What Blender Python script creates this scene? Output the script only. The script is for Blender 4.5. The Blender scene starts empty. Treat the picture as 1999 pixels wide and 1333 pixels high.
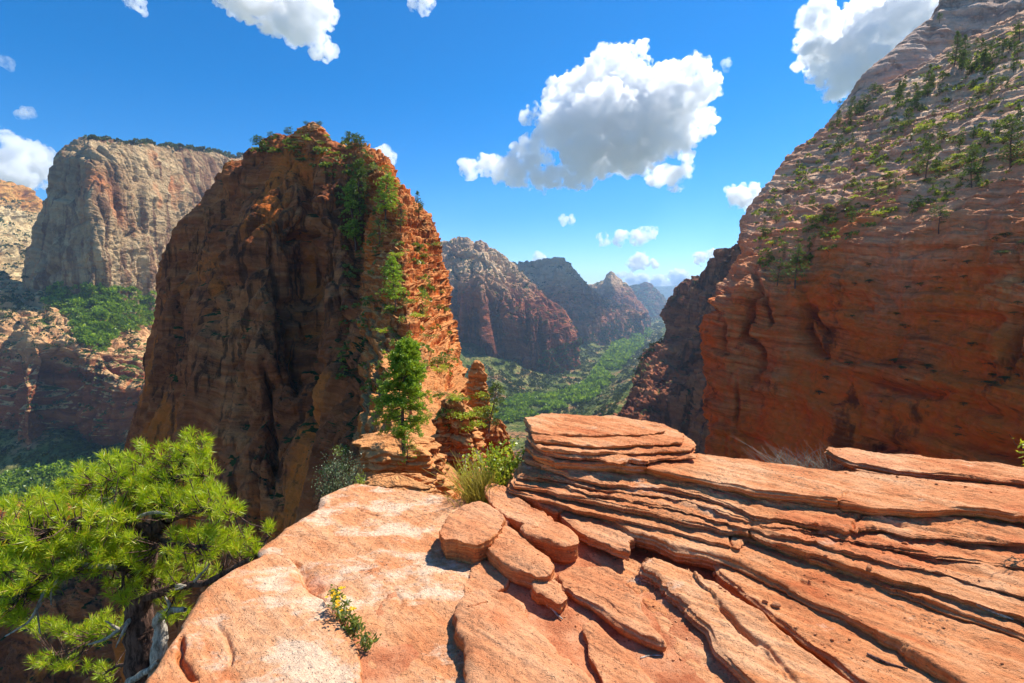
import bpy, math, random
import numpy as np
from mathutils import Vector
R = math.radians
scene = bpy.context.scene
# ------------------------------------------------------------------ camera, sky, sun, exposure
FPX, CX, CY, HOR = 950.0, 999.5, 666.5, 573.0
PITCH = math.atan((CY - HOR) / FPX)
CAM = np.array([0.0, 0.0, 1.6])
cd = bpy.data.cameras.new('camera'); cam = bpy.data.objects.new('camera', cd)
scene.collection.objects.link(cam); scene.camera = cam
cam.location = CAM; cam.rotation_euler = (math.pi / 2 - PITCH, 0, 0)
cd.sensor_width = 36; cd.lens = 36 * FPX / 1999; cd.clip_start = 0.05; cd.clip_end = 90000
SUN_AZ, SUN_EL = 50.0, 52.0            # degrees right of the view, above the horizon
world = bpy.data.worlds.new('World'); scene.world = world; world.use_nodes = True
wn = world.node_tree; wn.nodes.clear()
sky = wn.nodes.new('ShaderNodeTexSky'); sky.sky_type = 'NISHITA'; sky.sun_disc = False
sky.sun_elevation = R(SUN_EL); sky.sun_rotation = R(SUN_AZ); sky.altitude = 1800
sky.air_density = 0.9; sky.dust_density = 0.1; sky.ozone_density = 3.0
hs = wn.nodes.new('ShaderNodeHueSaturation'); hs.inputs['Saturation'].default_value = 1.42
bg = wn.nodes.new('ShaderNodeBackground'); bg.inputs['Strength'].default_value = 0.12
wo = wn.nodes.new('ShaderNodeOutputWorld')
wn.links.new(sky.outputs[0], hs.inputs['Color']); wn.links.new(hs.outputs[0], bg.inputs[0]); wn.links.new(bg.outputs[0], wo.inputs[0])
sl = bpy.data.lights.new('sun', 'SUN'); sl.energy = 4.6; sl.angle = R(0.5); sl.color = (1.0, 0.95, 0.87)
sun = bpy.data.objects.new('sun', sl); scene.collection.objects.link(sun)
SD = Vector((math.sin(R(SUN_AZ)) * math.cos(R(SUN_EL)), math.cos(R(SUN_AZ)) * math.cos(R(SUN_EL)), math.sin(R(SUN_EL))))
sun.rotation_euler = SD.to_track_quat('Z', 'Y').to_euler(); sun.location = (20, 20, 60)
vs = scene.view_settings; vs.view_transform = 'Standard'; vs.look = 'None'; vs.exposure = 0.70; vs.gamma = 1.0; vs.use_curve_mapping = False
cy = scene.cycles
cy.max_bounces = 14; cy.volume_step_rate = 0.25; cy.volume_max_steps = 256; cy.diffuse_bounces = 4; cy.glossy_bounces = 2; cy.transmission_bounces = 3; cy.volume_bounces = 12; cy.transparent_max_bounces = 8
cy.use_denoising = True; cy.use_adaptive_sampling = True; cy.adaptive_threshold = 0.02
cy.sample_clamp_indirect = 6.0

# ------------------------------------------------------------------ pixel helpers (photo pixels, 1999 x 1333)
def ray(px, py):
    a = (px - CX) / FPX; b = (CY - py) / FPX; c, s = math.cos(PITCH), math.sin(PITCH)
    return np.array([a, c + b * s, -s + b * c])
def P(px, py, Y):
    d = ray(px, py); return CAM + d * (Y / d[1])
def G(px, py, pl):                       # hit with the plane z = z0 + gx x + gy y
    z0, gx, gy = pl if isinstance(pl, tuple) else (pl, 0, 0)
    d = ray(px, py); t = (z0 + gx * CAM[0] + gy * CAM[1] - CAM[2]) / (d[2] - gx * d[0] - gy * d[1])
    return CAM + d * t
def pix(p):
    v = np.asarray(p) - CAM; c, s = math.cos(PITCH), math.sin(PITCH)
    f = v[1] * c - v[2] * s; u = v[1] * s + v[2] * c
    return CX + FPX * v[0] / f, CY - FPX * u / f

# ------------------------------------------------------------------ numpy noise
_rs = np.random.RandomState(7)
_perm = np.concatenate([_rs.permutation(256)] * 3).astype(np.int32)
_g = _rs.normal(size=(256, 3)); _g /= np.linalg.norm(_g, axis=1)[:, None]; _g = _g.astype(np.float32)
def noise(p):
    p = np.asarray(p, dtype=np.float64); sh = p.shape[:-1]; p = p.reshape(-1, 3); out = np.empty(len(p), np.float32)
    for s0 in range(0, len(p), 200000):
        q = p[s0:s0 + 200000]; i = np.floor(q).astype(np.int64); f = (q - i).astype(np.float32); i &= 255
        w = f * f * f * (f * (f * 6 - 15) + 10); r = 0
        for dx in (0, 1):
            a = _perm[(i[:, 0] + dx) & 255]
            for dy in (0, 1):
                b = _perm[(a + i[:, 1] + dy) & 255]
                for dz in (0, 1):
                    g = _g[_perm[(b + i[:, 2] + dz) & 255]]
                    d = g[:, 0] * (f[:, 0] - dx) + g[:, 1] * (f[:, 1] - dy) + g[:, 2] * (f[:, 2] - dz)
                    r = r + d * (w[:, 0] if dx else 1 - w[:, 0]) * (w[:, 1] if dy else 1 - w[:, 1]) * (w[:, 2] if dz else 1 - w[:, 2])
        out[s0:s0 + 200000] = r * 1.6
    return out.reshape(sh)
def fbm(p, o=4, g=0.5, off=0.0):
    p = np.asarray(p, dtype=np.float64) + off; r = 0; a = 1.0
    for k in range(o):
        r = r + a * noise(p); p = p * 2.03 + 17.3; a *= g
    return r
def ridged(p, o=4, g=0.5, off=0.0):
    p = np.asarray(p, dtype=np.float64) + off; r = 0; a = 1.0
    for k in range(o):
        r = r + a * (1 - 2 * np.abs(noise(p))); p = p * 2.03 + 9.1; a *= g
    return r
def sstep(a, b, x):
    t = np.clip((x - a) / (b - a), 0, 1); return t * t * (3 - 2 * t)
def terrace(z, h, sharp=0.75):           # ledges of height h: returns the shift of z to its terrace
    f = z / h - np.floor(z / h); return sstep(sharp, 1.0, f) - f
def segdist(x, y, pts):                  # distance to a polyline and the position along it (0..1)
    d = np.full(x.shape, 1e9); tt = np.zeros(x.shape); n = len(pts) - 1
    for i in range(n):
        ax, ay = pts[i][:2]; bx, by = pts[i + 1][:2]; L = (bx - ax) ** 2 + (by - ay) ** 2 + 1e-12
        t = np.clip(((x - ax) * (bx - ax) + (y - ay) * (by - ay)) / L, 0, 1)
        e = np.hypot(x - ax - t * (bx - ax), y - ay - t * (by - ay)); m = e < d
        d = np.where(m, e, d); tt = np.where(m, (i + t) / n, tt)
    return d, tt

# ------------------------------------------------------------------ mesh helpers
def mk(name, V, F, mat, smooth=True, parent=None, mats=None, mi=None):
    V = np.asarray(V, np.float32).reshape(-1, 3); F = np.asarray(F, np.int32)
    me = bpy.data.meshes.new(name); me.vertices.add(len(V)); me.vertices.foreach_set('co', V.ravel())
    k = F.shape[1]; me.loops.add(F.size); me.loops.foreach_set('vertex_index', F.ravel())
    me.polygons.add(len(F)); me.polygons.foreach_set('loop_start', np.arange(0, F.size, k, dtype=np.int32))
    if mi is not None: me.polygons.foreach_set('material_index', np.asarray(mi, np.int32))
    me.polygons.foreach_set('use_smooth', np.full(len(F), smooth))
    for m in (mats or [mat]): me.materials.append(m)
    me.update(calc_edges=True); me.validate()
    o = bpy.data.objects.new(name, me); scene.collection.objects.link(o)
    if parent: o.parent = parent
    return o
def tag(o, label, cat=None, group=None, kind=None):
    o['label'] = label
    if cat: o['category'] = cat
    if group: o['group'] = group
    if kind: o['kind'] = kind
    return o
def empty(name, loc=(0, 0, 0)):
    o = bpy.data.objects.new(name, None); scene.collection.objects.link(o); o.location = loc; return o
def gridfaces(nv, nu, closed=False):
    i = np.arange(nv - 1)[:, None]; j = np.arange(nu if closed else nu - 1)[None, :]; k = (j + 1) % nu
    return np.stack([i * nu + j, (i + 1) * nu + j, (i + 1) * nu + k, i * nu + k], -1).reshape(-1, 4)
def catmull(C, n, axis, w=None):         # C control array; resample to n along axis; w = density weight per span
    C = np.moveaxis(C, axis, 0); m = C.shape[0]
    if w is None: t = np.linspace(0, m - 1, n)
    else:
        cw = np.concatenate([[0], np.cumsum(w)]); t = np.interp(np.linspace(0, cw[-1], n), cw, np.arange(m))
    i = np.clip(t.astype(int), 0, m - 2); f = (t - i).reshape((-1,) + (1,) * (C.ndim - 1))
    p0, p1, p2, p3 = C[np.clip(i - 1, 0, m - 1)], C[i], C[i + 1], C[np.clip(i + 2, 0, m - 1)]
    k = 0.4; m1, m2 = k * (p2 - p0), k * (p3 - p1)
    r = (2 * f**3 - 3 * f**2 + 1) * p1 + (f**3 - 2 * f**2 + f) * m1 + (-2 * f**3 + 3 * f**2) * p2 + (f**3 - f**2) * m2
    return np.moveaxis(r, 0, axis)
def gnormal(V):
    du = np.gradient(V, axis=1); dv = np.gradient(V, axis=0); n = np.cross(du, dv)
    return n / (np.linalg.norm(n, axis=-1, keepdims=True) + 1e-9)
def patch(name, rows, nu, nv, disp, mat, wu=None, wv=None, label=None, mats=None, mifun=None):
    C = np.array([[P(*c) for c in r] for r in rows])
    V = catmull(catmull(C, nv, 0, wv), nu, 1, wu)
    n = gnormal(V)
    s = np.sign(np.sum(n[nv // 2, nu // 2] * (CAM - V[nv // 2, nu // 2]))) or 1; n = n * s
    V = disp(V, n)
    F = gridfaces(nv, nu)
    if s > 0: F = F[:, ::-1]
    mi = None
    if mifun is not None: mi = mifun(V)[:-1, :-1].reshape(-1)
    o = mk(name, V, F, mat, mats=mats, mi=mi)
    return tag(o, label or name, kind='structure') if label else o

# ------------------------------------------------------------------ material helpers
def srgb(r, g, b):
    f = lambda c: (c / 255 / 12.92) if c / 255 <= 0.04045 else ((c / 255 + 0.055) / 1.055) ** 2.4
    return (f(r), f(g), f(b))
class MT:
    def __init__(s, name):
        s.m = bpy.data.materials.new(name); s.m.use_nodes = True; s.t = s.m.node_tree; s.t.nodes.clear()
        s.out = s.t.nodes.new('ShaderNodeOutputMaterial'); s.geo = s.n('NewGeometry')
    def n(s, t, **kw):
        x = s.t.nodes.new('ShaderNode' + t)
        for k, v in kw.items(): setattr(x, k, v)
        return x
    def put(s, sock, v):
        if hasattr(v, 'links') or isinstance(v, bpy.types.NodeSocket): s.t.links.new(v, sock)
        elif isinstance(v, (tuple, list)): sock.default_value = tuple(v) + ((1,) if len(v) == 3 and sock.type == 'RGBA' else ())
        else: sock.default_value = v
    def math(s, op, a, b=0.0, clamp=False):
        x = s.n('Math', operation=op, use_clamp=clamp); s.put(x.inputs[0], a); s.put(x.inputs[1], b); return x.outputs[0]
    def scale(s, v, sx, sy, sz, off=(0, 0, 0)):
        x = s.n('Mapping'); s.put(x.inputs[0], v); x.inputs['Scale'].default_value = (sx, sy, sz); x.inputs['Location'].default_value = off; return x.outputs[0]
    def noise(s, v, sc=1.0, det=4, rough=0.55, dist=0.0, out=0):
        x = s.n('TexNoise'); s.put(x.inputs['Vector'], v); x.inputs['Scale'].default_value = sc; x.inputs['Detail'].default_value = det
        x.inputs['Roughness'].default_value = rough; x.inputs['Distortion'].default_value = dist; return x.outputs[out]
    def ramp(s, f, stops, interp='LINEAR'):
        x = s.n('ValToRGB'); s.put(x.inputs[0], f); e = x.color_ramp.elements; x.color_ramp.interpolation = interp
        while len(e) < len(stops): e.new(0.5)
        for i, (p, c) in enumerate(stops):
            e[i].position = p; e[i].color = (tuple(c) + (1,))[:4] if isinstance(c, tuple) else (c, c, c, 1)
        return x.outputs[0]
    def mix(s, f, a, b, mode='MIX'):
        x = s.n('Mix', data_type='RGBA', blend_type=mode); s.put(x.inputs['Factor'], f) if False else s.put(x.inputs[0], f)
        s.put(x.inputs[6], a); s.put(x.inputs[7], b); return x.outputs[2]
    def bump(s, h, dist, strength=1.0, nrm=None):
        x = s.n('Bump'); s.put(x.inputs['Height'], h); x.inputs['Distance'].default_value = dist; x.inputs['Strength'].default_value = strength
        if nrm is not None: s.put(x.inputs['Normal'], nrm)
        return x.outputs[0]
    def finish(s, col, rough=0.9, nrm=None, spec=0.15):
        b = s.n('BsdfPrincipled'); s.put(b.inputs['Base Color'], col); s.put(b.inputs['Roughness'], rough); b.inputs['Specular IOR Level'].default_value = spec
        if nrm is not None: s.put(b.inputs['Normal'], nrm)
        s.t.links.new(b.outputs[0], s.out.inputs[0]); return s.m
def rock(name, base, dark, light, strata, L, lit_top=None, varnish=None, vf=0.5, vw=None, veg=None, vegz=0.5, vegn=0.5, patchcol=None, pf=0.5, tilt=(0.06, -0.03), bump=1.0, zcap=None, streakz=9):
    """L = size of the main features in metres; strata = bed thickness"""
    W = lambda c: (c[0], c[1] * 0.93, c[2] * 0.70)
    base, dark, light, lit_top, varnish, patchcol = [W(c) if c else c for c in (base, dark, light, lit_top, varnish, patchcol)]
    if zcap: zcap = (zcap[0], zcap[1], W(zcap[2]), W(zcap[3]))
    m = MT(name); pos = m.geo.outputs['Position']
    sep = m.n('SeparateXYZ'); m.put(sep.inputs[0], pos); x, y, z = sep.outputs
    warp = m.noise(pos, 1 / L, 3, 0.5)
    zz = m.math('ADD', m.math('ADD', z, m.math('MULTIPLY', x, tilt[0])), m.math('ADD', m.math('MULTIPLY', y, tilt[1]), m.math('MULTIPLY', warp, strata * 5)))
    cmb = m.n('CombineXYZ'); m.put(cmb.inputs[0], m.math('MULTIPLY', x, 0.06 )); m.put(cmb.inputs[1], m.math('MULTIPLY', y, 0.06)); m.put(cmb.inputs[2], zz)
    st = m.noise(cmb.outputs[0], 1 / strata, 5, 0.65)
    big = m.noise(pos, 0.6 / L, 5, 0.6)
    fac = m.math('ADD', m.math('MULTIPLY', st, 0.55), m.math('MULTIPLY', big, 0.45))
    col = m.ramp(fac, [(0.38, dark), (0.49, base), (0.60, light)])
    if patchcol:
        pn = m.noise(m.scale(pos, 1, 1, 0.7, (31, 7, 3)), 0.9 / L, 6, 0.62)
        col = m.mix(m.ramp(pn, [(pf, 0.0), (pf + 0.07, 0.85)]), col, patchcol)
    if varnish:
        w = vw or L * 0.25
        vn = m.noise(m.scale(pos, 1 / w, 1 / w, 1 / (w * streakz)), 1.0, 5, 0.6, 0.3)
        vb = m.noise(pos, 0.5 / L, 2, 0.5)
        col = m.mix(m.ramp(m.math('ADD', vn, m.math('MULTIPLY', m.math('SUBTRACT', vb, 0.5), 0.5)), [(vf, 0.0), (vf + 0.1, 0.8)]), col, varnish)
    if zcap:                                 # another colour of rock above a height; also painted shade on the bench cliff
        zc = m.math('ADD', z, m.math('MULTIPLY', warp, zcap[1] * 1.5))
        col = m.mix(m.ramp(m.math('DIVIDE', m.math('SUBTRACT', zc, zcap[0]), zcap[1], True), [(0, 0.0), (1, 1.0)]), col, m.mix(m.ramp(fac, [(0.4, 0.0), (0.6, 1.0)]), zcap[2], zcap[3]))
    fine = m.noise(pos, 14 / L, 4, 0.6)
    col = m.mix(0.35, col, m.ramp(fine, [(0.3, 0.55), (0.7, 1.35)]), 'MULTIPLY')
    if lit_top:                                 # pale sandy ledge tops: sunlight put into the colour of upward faces
        dz = m.n('SeparateXYZ'); m.put(dz.inputs[0], m.geo.outputs['Normal'])
        dn = m.math('ADD', dz.outputs[2], m.math('MULTIPLY', m.math('SUBTRACT', fine, 0.5), 0.8))
        col = m.mix(m.ramp(dn, [(0.42, 0.0), (0.70, 0.8)]), col, lit_top)
    if veg:
        nz = m.n('SeparateXYZ'); m.put(nz.inputs[0], m.geo.outputs['Normal'])
        vn2 = m.noise(pos, 3.0 / L, 6, 0.7)
        f1 = m.math('ADD', nz.outputs[2], m.math('MULTIPLY', m.math('SUBTRACT', vn2, vegn), 2.4))
        col = m.mix(m.ramp(f1, [(vegz, 0.0), (min(1.0, vegz + 0.08), 1.0)]), col, m.mix(m.ramp(m.noise(pos, 9.0 / L, 3), [(0.35, 0.0), (0.65, 1.0)]), veg[0], veg[1]))
    h = m.math('ADD', m.math('MULTIPLY', st, 0.9), m.math('ADD', m.math('MULTIPLY', m.noise(pos, 4 / L, 8, 0.68), 1.1), m.math('MULTIPLY', m.noise(m.scale(pos, 1, 1, 0.15), 2.5 / L, 5, 0.6), 0.7)))
    return m.finish(col, 0.92, m.bump(h, L * 0.16 * bump, 0.9), 0.1)
# ------------------------------------------------------------------ rock materials
M_tower = rock('red_sandstone_tower', srgb(182, 104, 70), srgb(128, 72, 50), srgb(212, 136, 94), 3.0, 30, varnish=srgb(78, 52, 44), vf=0.535, vw=3.2, patchcol=srgb(228, 126, 58), pf=0.54, veg=(srgb(52, 60, 26), srgb(84, 90, 40)), vegz=0.93, vegn=0.5, streakz=12)
M_ridge = rock('sunlit_orange_sandstone', srgb(204, 114, 66), srgb(146, 76, 46), srgb(226, 146, 94), 0.8, 9, lit_top=srgb(236, 170, 118), varnish=srgb(96, 58, 44), vf=0.57, vw=2, patchcol=srgb(232, 122, 52), pf=0.53, veg=(srgb(60, 66, 26), srgb(96, 100, 42)), vegz=1.0, vegn=0.5)  # brighter copy of the tower rock, sunlight put into its colour
M_wall = rock('cross_bedded_sandstone', srgb(236, 138, 82), srgb(176, 98, 62), srgb(248, 174, 118), 1.3, 22, varnish=srgb(112, 64, 48), vf=0.57, vw=7, patchcol=srgb(250, 136, 58), pf=0.45, veg=(srgb(60, 66, 30), srgb(92, 96, 42)), vegz=1.08, vegn=0.5, tilt=(0.10, -0.10), zcap=(30, 50, srgb(206, 142, 118), srgb(252, 218, 200)), streakz=3)  # orange patches widened, warm bounced light put into the wall colour
M_dome = rock('pale_pink_sandstone', srgb(212, 178, 172), srgb(172, 138, 134), srgb(232, 204, 200), 5, 40, patchcol=srgb(230, 176, 130), pf=0.58, bump=0.6, varnish=srgb(150, 118, 110), vf=0.56, vw=7, streakz=5)
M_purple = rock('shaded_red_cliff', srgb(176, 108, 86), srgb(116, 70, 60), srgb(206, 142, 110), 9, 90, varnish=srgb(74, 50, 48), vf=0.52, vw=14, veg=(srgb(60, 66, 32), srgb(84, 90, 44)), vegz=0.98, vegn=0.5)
M_white = rock('grey_white_cliff', srgb(184, 154, 126), srgb(138, 106, 86), srgb(210, 186, 158), 26, 170, varnish=srgb(112, 74, 58), vf=0.50, vw=24, patchcol=srgb(206, 134, 94), pf=0.57, veg=(srgb(46, 62, 24), srgb(74, 92, 34)), vegz=0.97)
M_bench = rock('pinkish_ledge_cliff', srgb(160, 90, 62), srgb(108, 58, 42), srgb(196, 126, 90), 14, 120, zcap=(-90, 60, srgb(196, 134, 100), srgb(230, 184, 146)), lit_top=srgb(240, 196, 152), varnish=srgb(84, 52, 42), vf=0.55, vw=16, veg=(srgb(44, 66, 18), srgb(88, 108, 34)), vegz=0.86, vegn=0.5)  # darker red lower wall, partly shade put into the colour by height
M_cream = rock('cream_cliff', srgb(222, 196, 158), srgb(190, 150, 112), srgb(238, 218, 186), 20, 150, veg=(srgb(60, 70, 30), srgb(90, 100, 44)), vegz=0.8, zcap=(400, 40, srgb(214, 150, 84), srgb(232, 180, 110)))
M_mtn = rock('red_and_white_mountain', srgb(164, 92, 70), srgb(110, 62, 52), srgb(196, 126, 96), 28, 260, varnish=srgb(82, 54, 52), vf=0.52, vw=34, zcap=(60, 110, srgb(192, 150, 128), srgb(226, 196, 172)), veg=(srgb(52, 66, 30), srgb(80, 94, 44)), vegz=0.90, bump=1.0)
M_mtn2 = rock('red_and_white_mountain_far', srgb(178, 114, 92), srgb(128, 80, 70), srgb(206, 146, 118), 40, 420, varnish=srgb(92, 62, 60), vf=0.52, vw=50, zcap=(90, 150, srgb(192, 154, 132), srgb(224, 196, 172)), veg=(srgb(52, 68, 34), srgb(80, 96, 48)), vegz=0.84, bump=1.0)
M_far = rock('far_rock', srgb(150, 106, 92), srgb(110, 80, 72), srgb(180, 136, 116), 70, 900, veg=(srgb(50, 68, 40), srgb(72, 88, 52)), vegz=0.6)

def cliff(L, big=0.1, flute=0.05, joint=0.05, strata=0.02, sh=None, fine=0.012, seed=0.0, fz=6, lid=0.0, tilt=(0.06, -0.03), crack=0.0):
    """displacement in units of L (metres); sh = bed thickness"""
    sh = sh or L * 0.12
    def f(V, n):
        V = V.copy(); S = np.array([1, 1, 1.0]); sd = seed * 13.7
        d = big * L * fbm(V / (L * 1.6), 4, 0.5, sd)
        q = V.copy(); q = q + (L * 0.25) * np.stack([noise(V / L + 3 + sd), noise(V / L + 8 + sd), 0 * V[..., 0]], -1)
        w = L * 0.42
        r = 1 - np.abs(noise(q * [1 / w, 1 / w, 1 / (w * fz)] + sd)) * 2
        d -= flute * L * np.clip(r, 0, 1) ** 3
        w = L * 0.17
        r = 1 - np.abs(noise(q * [1 / w, 1 / w, 1 / (w * fz)] + 5 + sd)) * 2
        d -= 0.4 * flute * L * np.clip(r, 0, 1) ** 4
        j = np.tanh(4.5 * noise(q * [1 / (L * .55), 1 / (L * .55), 1 / (L * 2.2)] + 11 + sd)) + 0.6 * np.tanh(5 * noise(q * [1 / (L * .22), 1 / (L * .22), 1 / (L * .9)] + 31 + sd))
        d += joint * L * j
        zz = V[..., 2] + tilt[0] * V[..., 0] + tilt[1] * V[..., 1] + sh * 1.2 * noise(V / (L * 1.2) + 21 + sd)
        s1 = np.stack([V[..., 0] / (L * 2), V[..., 1] / (L * 2), zz / sh], -1)
        st = np.tanh(3 * noise(s1 + 41 + sd)) + 0.6 * np.tanh(3 * noise(s1 * [2, 2, 2.7] + 51)) + 0.35 * noise(s1 * [5, 5, 7] + 61)
        d += strata * L * st
        d += fine * L * fbm(V / (L * 0.08), 3, 0.6, 71 + sd) * 1.5
        return V + n * d[..., None]
    return f

# ------------------------------------------------------------------ central tower and its ridge, running toward the camera
T = [
 [(600,300,250),(590,285,246),(585,280,240),(590,276,236),(598,272,232),(606,268,228),(620,272,226),(650,280,226),(680,290,228),(690,298,230),(700,305,234),(690,310,246)],
 [(440,345,262),(450,326,240),(470,312,225),(494,285,215),(556,266,205),(600,256,201),(630,262,198),(680,280,195),(716,286,190),(735,293,190),(748,302,196),(735,315,240)],
 [(400,430,270),(403,402,245),(445,375,218),(478,345,200),(540,335,189),(592,340,187),(625,345,181),(690,345,178),(738,345,168),(760,350,170),(782,362,180),(760,380,240)],
 [(325,520,270),(333,460,236),(392,450,218),(425,440,188),(520,440,172),(600,440,181),(638,430,164),(700,440,166),(772,430,145),(805,430,150),(846,442,162),(825,460,230)],
 [(300,640,265),(322,560,226),(376,560,208),(410,550,178),(510,550,160),(598,540,176),(642,550,150),(700,550,150),(778,530,115),(818,530,124),(868,540,150),(852,560,220)],
 [(280,780,260),(303,670,215),(350,670,194),(395,670,167),(500,670,150),(598,660,160),(640,670,138),(700,670,118),(784,640,85),(838,640,98),(886,650,135),(872,670,210)],
 [(250,900,255),(275,790,205),(335,790,182),(390,790,157),(490,790,140),(580,780,140),(634,790,118),(705,770,80),(800,735,52),(856,730,62),(903,742,100),(890,770,190)],
 [(230,1020,250),(254,900,195),(325,900,172),(390,900,148),(480,900,130),(560,900,128),(612,890,102),(700,860,52),(790,800,33),(856,790,40),(905,800,66),(900,830,180)],
 [(210,1150,240),(235,1030,185),(320,1030,162),(390,1030,140),(480,1030,122),(550,1030,118),(610,1020,88),(690,960,36),(790,880,20),(850,870,22),(905,870,34),(940,960,100)],
 [(200,1300,240),(220,1200,180),(310,1200,155),(390,1200,135),(480,1200,118),(545,1200,110),(610,1180,78),(690,1120,27),(790,1010,13.5),(850,1010,14),(925,1040,22),(960,1180,80)],
 [(200,1700,240),(220,1600,180),(310,1600,155),(390,1600,135),(480,1600,118),(545,1600,110),(610,1600,78),(690,1600,24),(790,1500,11),(850,1500,12),(925,1500,20),(960,1600,80)]]
_tb = cliff(30, 0.05, 0.09, 0.055, 0.006, 3.0, 0.007, 1, fz=9)
_tr = cliff(9, 0.10, 0.06, 0.045, 0.06, 1.0, 0.02, 2, fz=2)
def pxof(V):
    v = V - CAM; c, s = math.cos(PITCH), math.sin(PITCH); f = v[..., 1] * c - v[..., 2] * s; u = v[..., 1] * s + v[..., 2] * c
    return CX + FPX * v[..., 0] / f, CY - FPX * u / f
def carve(V, n, lines, sc=9.0, wob=1.0):                  # joints and recesses: (polyline, half width, depth m)
    px, py = pxof(V); w = wob * (6 * noise(V / sc + 3) + 2.5 * noise(V / (sc * .28))); D = 0 * V
    for pl, hw, dep in lines:
        d, tt = segdist(px + w, py, pl)
        D = D - n * (1.45 * dep * np.exp(-(d / hw) ** 2) * np.sin(np.pi * np.clip(tt, .05, .95)) ** 0.6)[..., None]
    return D
TCR = [([(583,330),(596,375),(612,420),(628,470),(642,520),(648,570)], 8, 7), ([(600,462),(606,500),(604,560),(598,610)], 22, 5), ([(562,470),(590,452),(615,458)], 9, 5),
       ([(520,430),(534,480),(538,560),(545,640),(548,720)], 5, 4), ([(440,375),(424,440),(408,520),(402,580),(408,640)], 11, 8), ([(575,580),(572,660),(570,760)], 6, 5),
       ([(468,560),(462,640),(470,740),(455,830)], 5, 3), ([(655,470),(660,560),(652,640),(672,740),(668,840)], 8, 4), ([(520,700),(512,780),(530,860),(526,960)], 7, 4), ([(352,470),(348,560),(340,650)], 6, 4),
       ([(500,640),(480,700),(455,745),(450,820)], 6, 3.5), ([(600,690),(608,760),(596,850)], 8, 4), ([(690,400),(700,470),(694,540),(706,620)], 10, 4), ([(812,500),(822,550),(828,600)], 9, 5)]
def tower_disp(V, n):
    near = np.clip((V[..., 1] - 12) / 110, 0.02, 1)[..., None]
    A = _tb(V, n) - V + carve(V, n, TCR)
    B = _tr(V, n) - V
    nu = V.shape[1]; u = UU[None, :, None] * np.ones((V.shape[0], 1, 1))
    w = sstep(6.2, 7.6, u) * (1 - sstep(10.2, 10.8, u)); w = np.maximum(w, 0.6 * sstep(60, 72, V[..., 2:3]))
    k = np.clip(V[..., 1:2] / 95, 0.12, 1)
    ph = V[..., 2] + 0.05 * V[..., 0] + 1.2 * noise(V / 14.0) * k[..., 0]; hh = 3.2 * k[..., 0] ** 0.5 * 0.8
    tz = terrace(ph, 2.4) * 2.4 * 0.75
    D = A * (1 - w) * near ** 0.5 + B * (w * 1.1 * k + 0.10)
    D[..., 2] += tz * w[..., 0] * np.clip(k[..., 0] * 1.3, 0.15, 1)
    return V + D
TWU = [.3, 1.2, 1.2, 1, 1.6, 1.2, 1, 1.4, 2, 1.2, .8]
UU = np.interp(np.linspace(0, sum(TWU), 760), np.concatenate([[0], np.cumsum(TWU)]), np.arange(12))
def tower_mi(V):
    u = UU[None, :] + 0.35 * fbm(V / 16.0 + 4, 3)
    return ((u > 7.05) & (u < 10.6)).astype(int)
tower = patch('mountain', T, 760, 800, tower_disp, M_tower, mats=[M_tower, M_ridge], mifun=tower_mi, wu=TWU, wv=[.3, 1, 1.4, 1.6, 1.5, 1.5, 1.4, 1.4, 1.0, .3],
      label='tall red sandstone fin with a layered ridge running down toward the viewer')
# small summit block
# ------------------------------------------------------------------ right wall
W = [
 [(1500,470,330),(1540,420,300),(1580,350,290),(1640,290,275),(1760,215,260),(1900,130,240),(2060,40,220),(2400,-60,200)],
 [(1475,435,269),(1453,425,225),(1500,348,233),(1575,272,251),(1700,172,252),(1850,98,237),(2010,18,214),(2400,-120,176)],
 [(1470,470,249),(1450,452,199),(1512,405,199),(1600,345,203),(1732,272,192),(1872,205,176),(2015,150,155),(2400,50,126)],
 [(1470,520,230),(1444,500,180),(1505,462,170),(1600,420,161),(1730,370,149),(1870,330,134),(2010,290,119),(2400,220,93)],
 [(1440,560,220),(1408,552,171),(1470,540,158),(1580,532,146),(1720,480,131),(1870,450,116),(2010,430,101),(2400,400,78)],
 [(1420,620,220),(1388,605,168),(1468,615,153),(1580,618,140),(1720,600,124),(1870,580,109),(2010,570,95),(2400,560,72)],
 [(1420,700,220),(1385,700,165),(1472,710,151),(1580,710,137),(1720,700,121),(1870,700,106),(2010,700,92),(2400,700,70)],
 [(1410,800,220),(1379,800,161),(1474,810,147),(1580,810,134),(1720,810,117),(1870,810,102),(2010,820,88),(2400,840,68)],
 [(1415,900,220),(1385,900,157),(1480,920,143),(1580,920,130),(1720,930,113),(1870,940,98),(2010,960,84),(2400,1000,65)],
 [(1430,1200,220),(1395,1200,152),(1480,1200,140),(1580,1200,127),(1720,1200,110),(1870,1200,95),(2010,1200,82),(2400,1200,62)]]
_wa = cliff(22, 0.10, 0.05, 0.045, 0.014, 1.5, 0.012, 3, fz=3, tilt=(0.10, -0.10))
_wb = cliff(18, 0.08, 0.02, 0.035, 0.010, 0.9, 0.006, 4, fz=1.5, tilt=(0.10, -0.10))
WCR = [([(1470,528),(1484,570),(1462,600),(1454,655),(1482,690),(1476,740)], 6, 3.2), ([(1566,560),(1572,600),(1562,640),(1580,685),(1602,692)], 9, 3.4), ([(1570,585),(1590,630),(1602,655)], 6, 3.0),
       ([(1494,570),(1498,640)], 4, 2), ([(1985,610),(1975,720)], 12, 4), ([(1440,740),(1436,830)], 4, 1.5), ([(1600,885),(1700,860),(1790,880)], 14, 2.5), ([(1380,590),(1410,640),(1400,700)], 6, 1.5),
       ([(1880,860),(1960,870),(2040,900)], 20, 4), ([(1640,720),(1760,760),(1900,770)], 6, 1.5), ([(1400,820),(1500,870),(1600,930)], 7, 1.4)]
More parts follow.
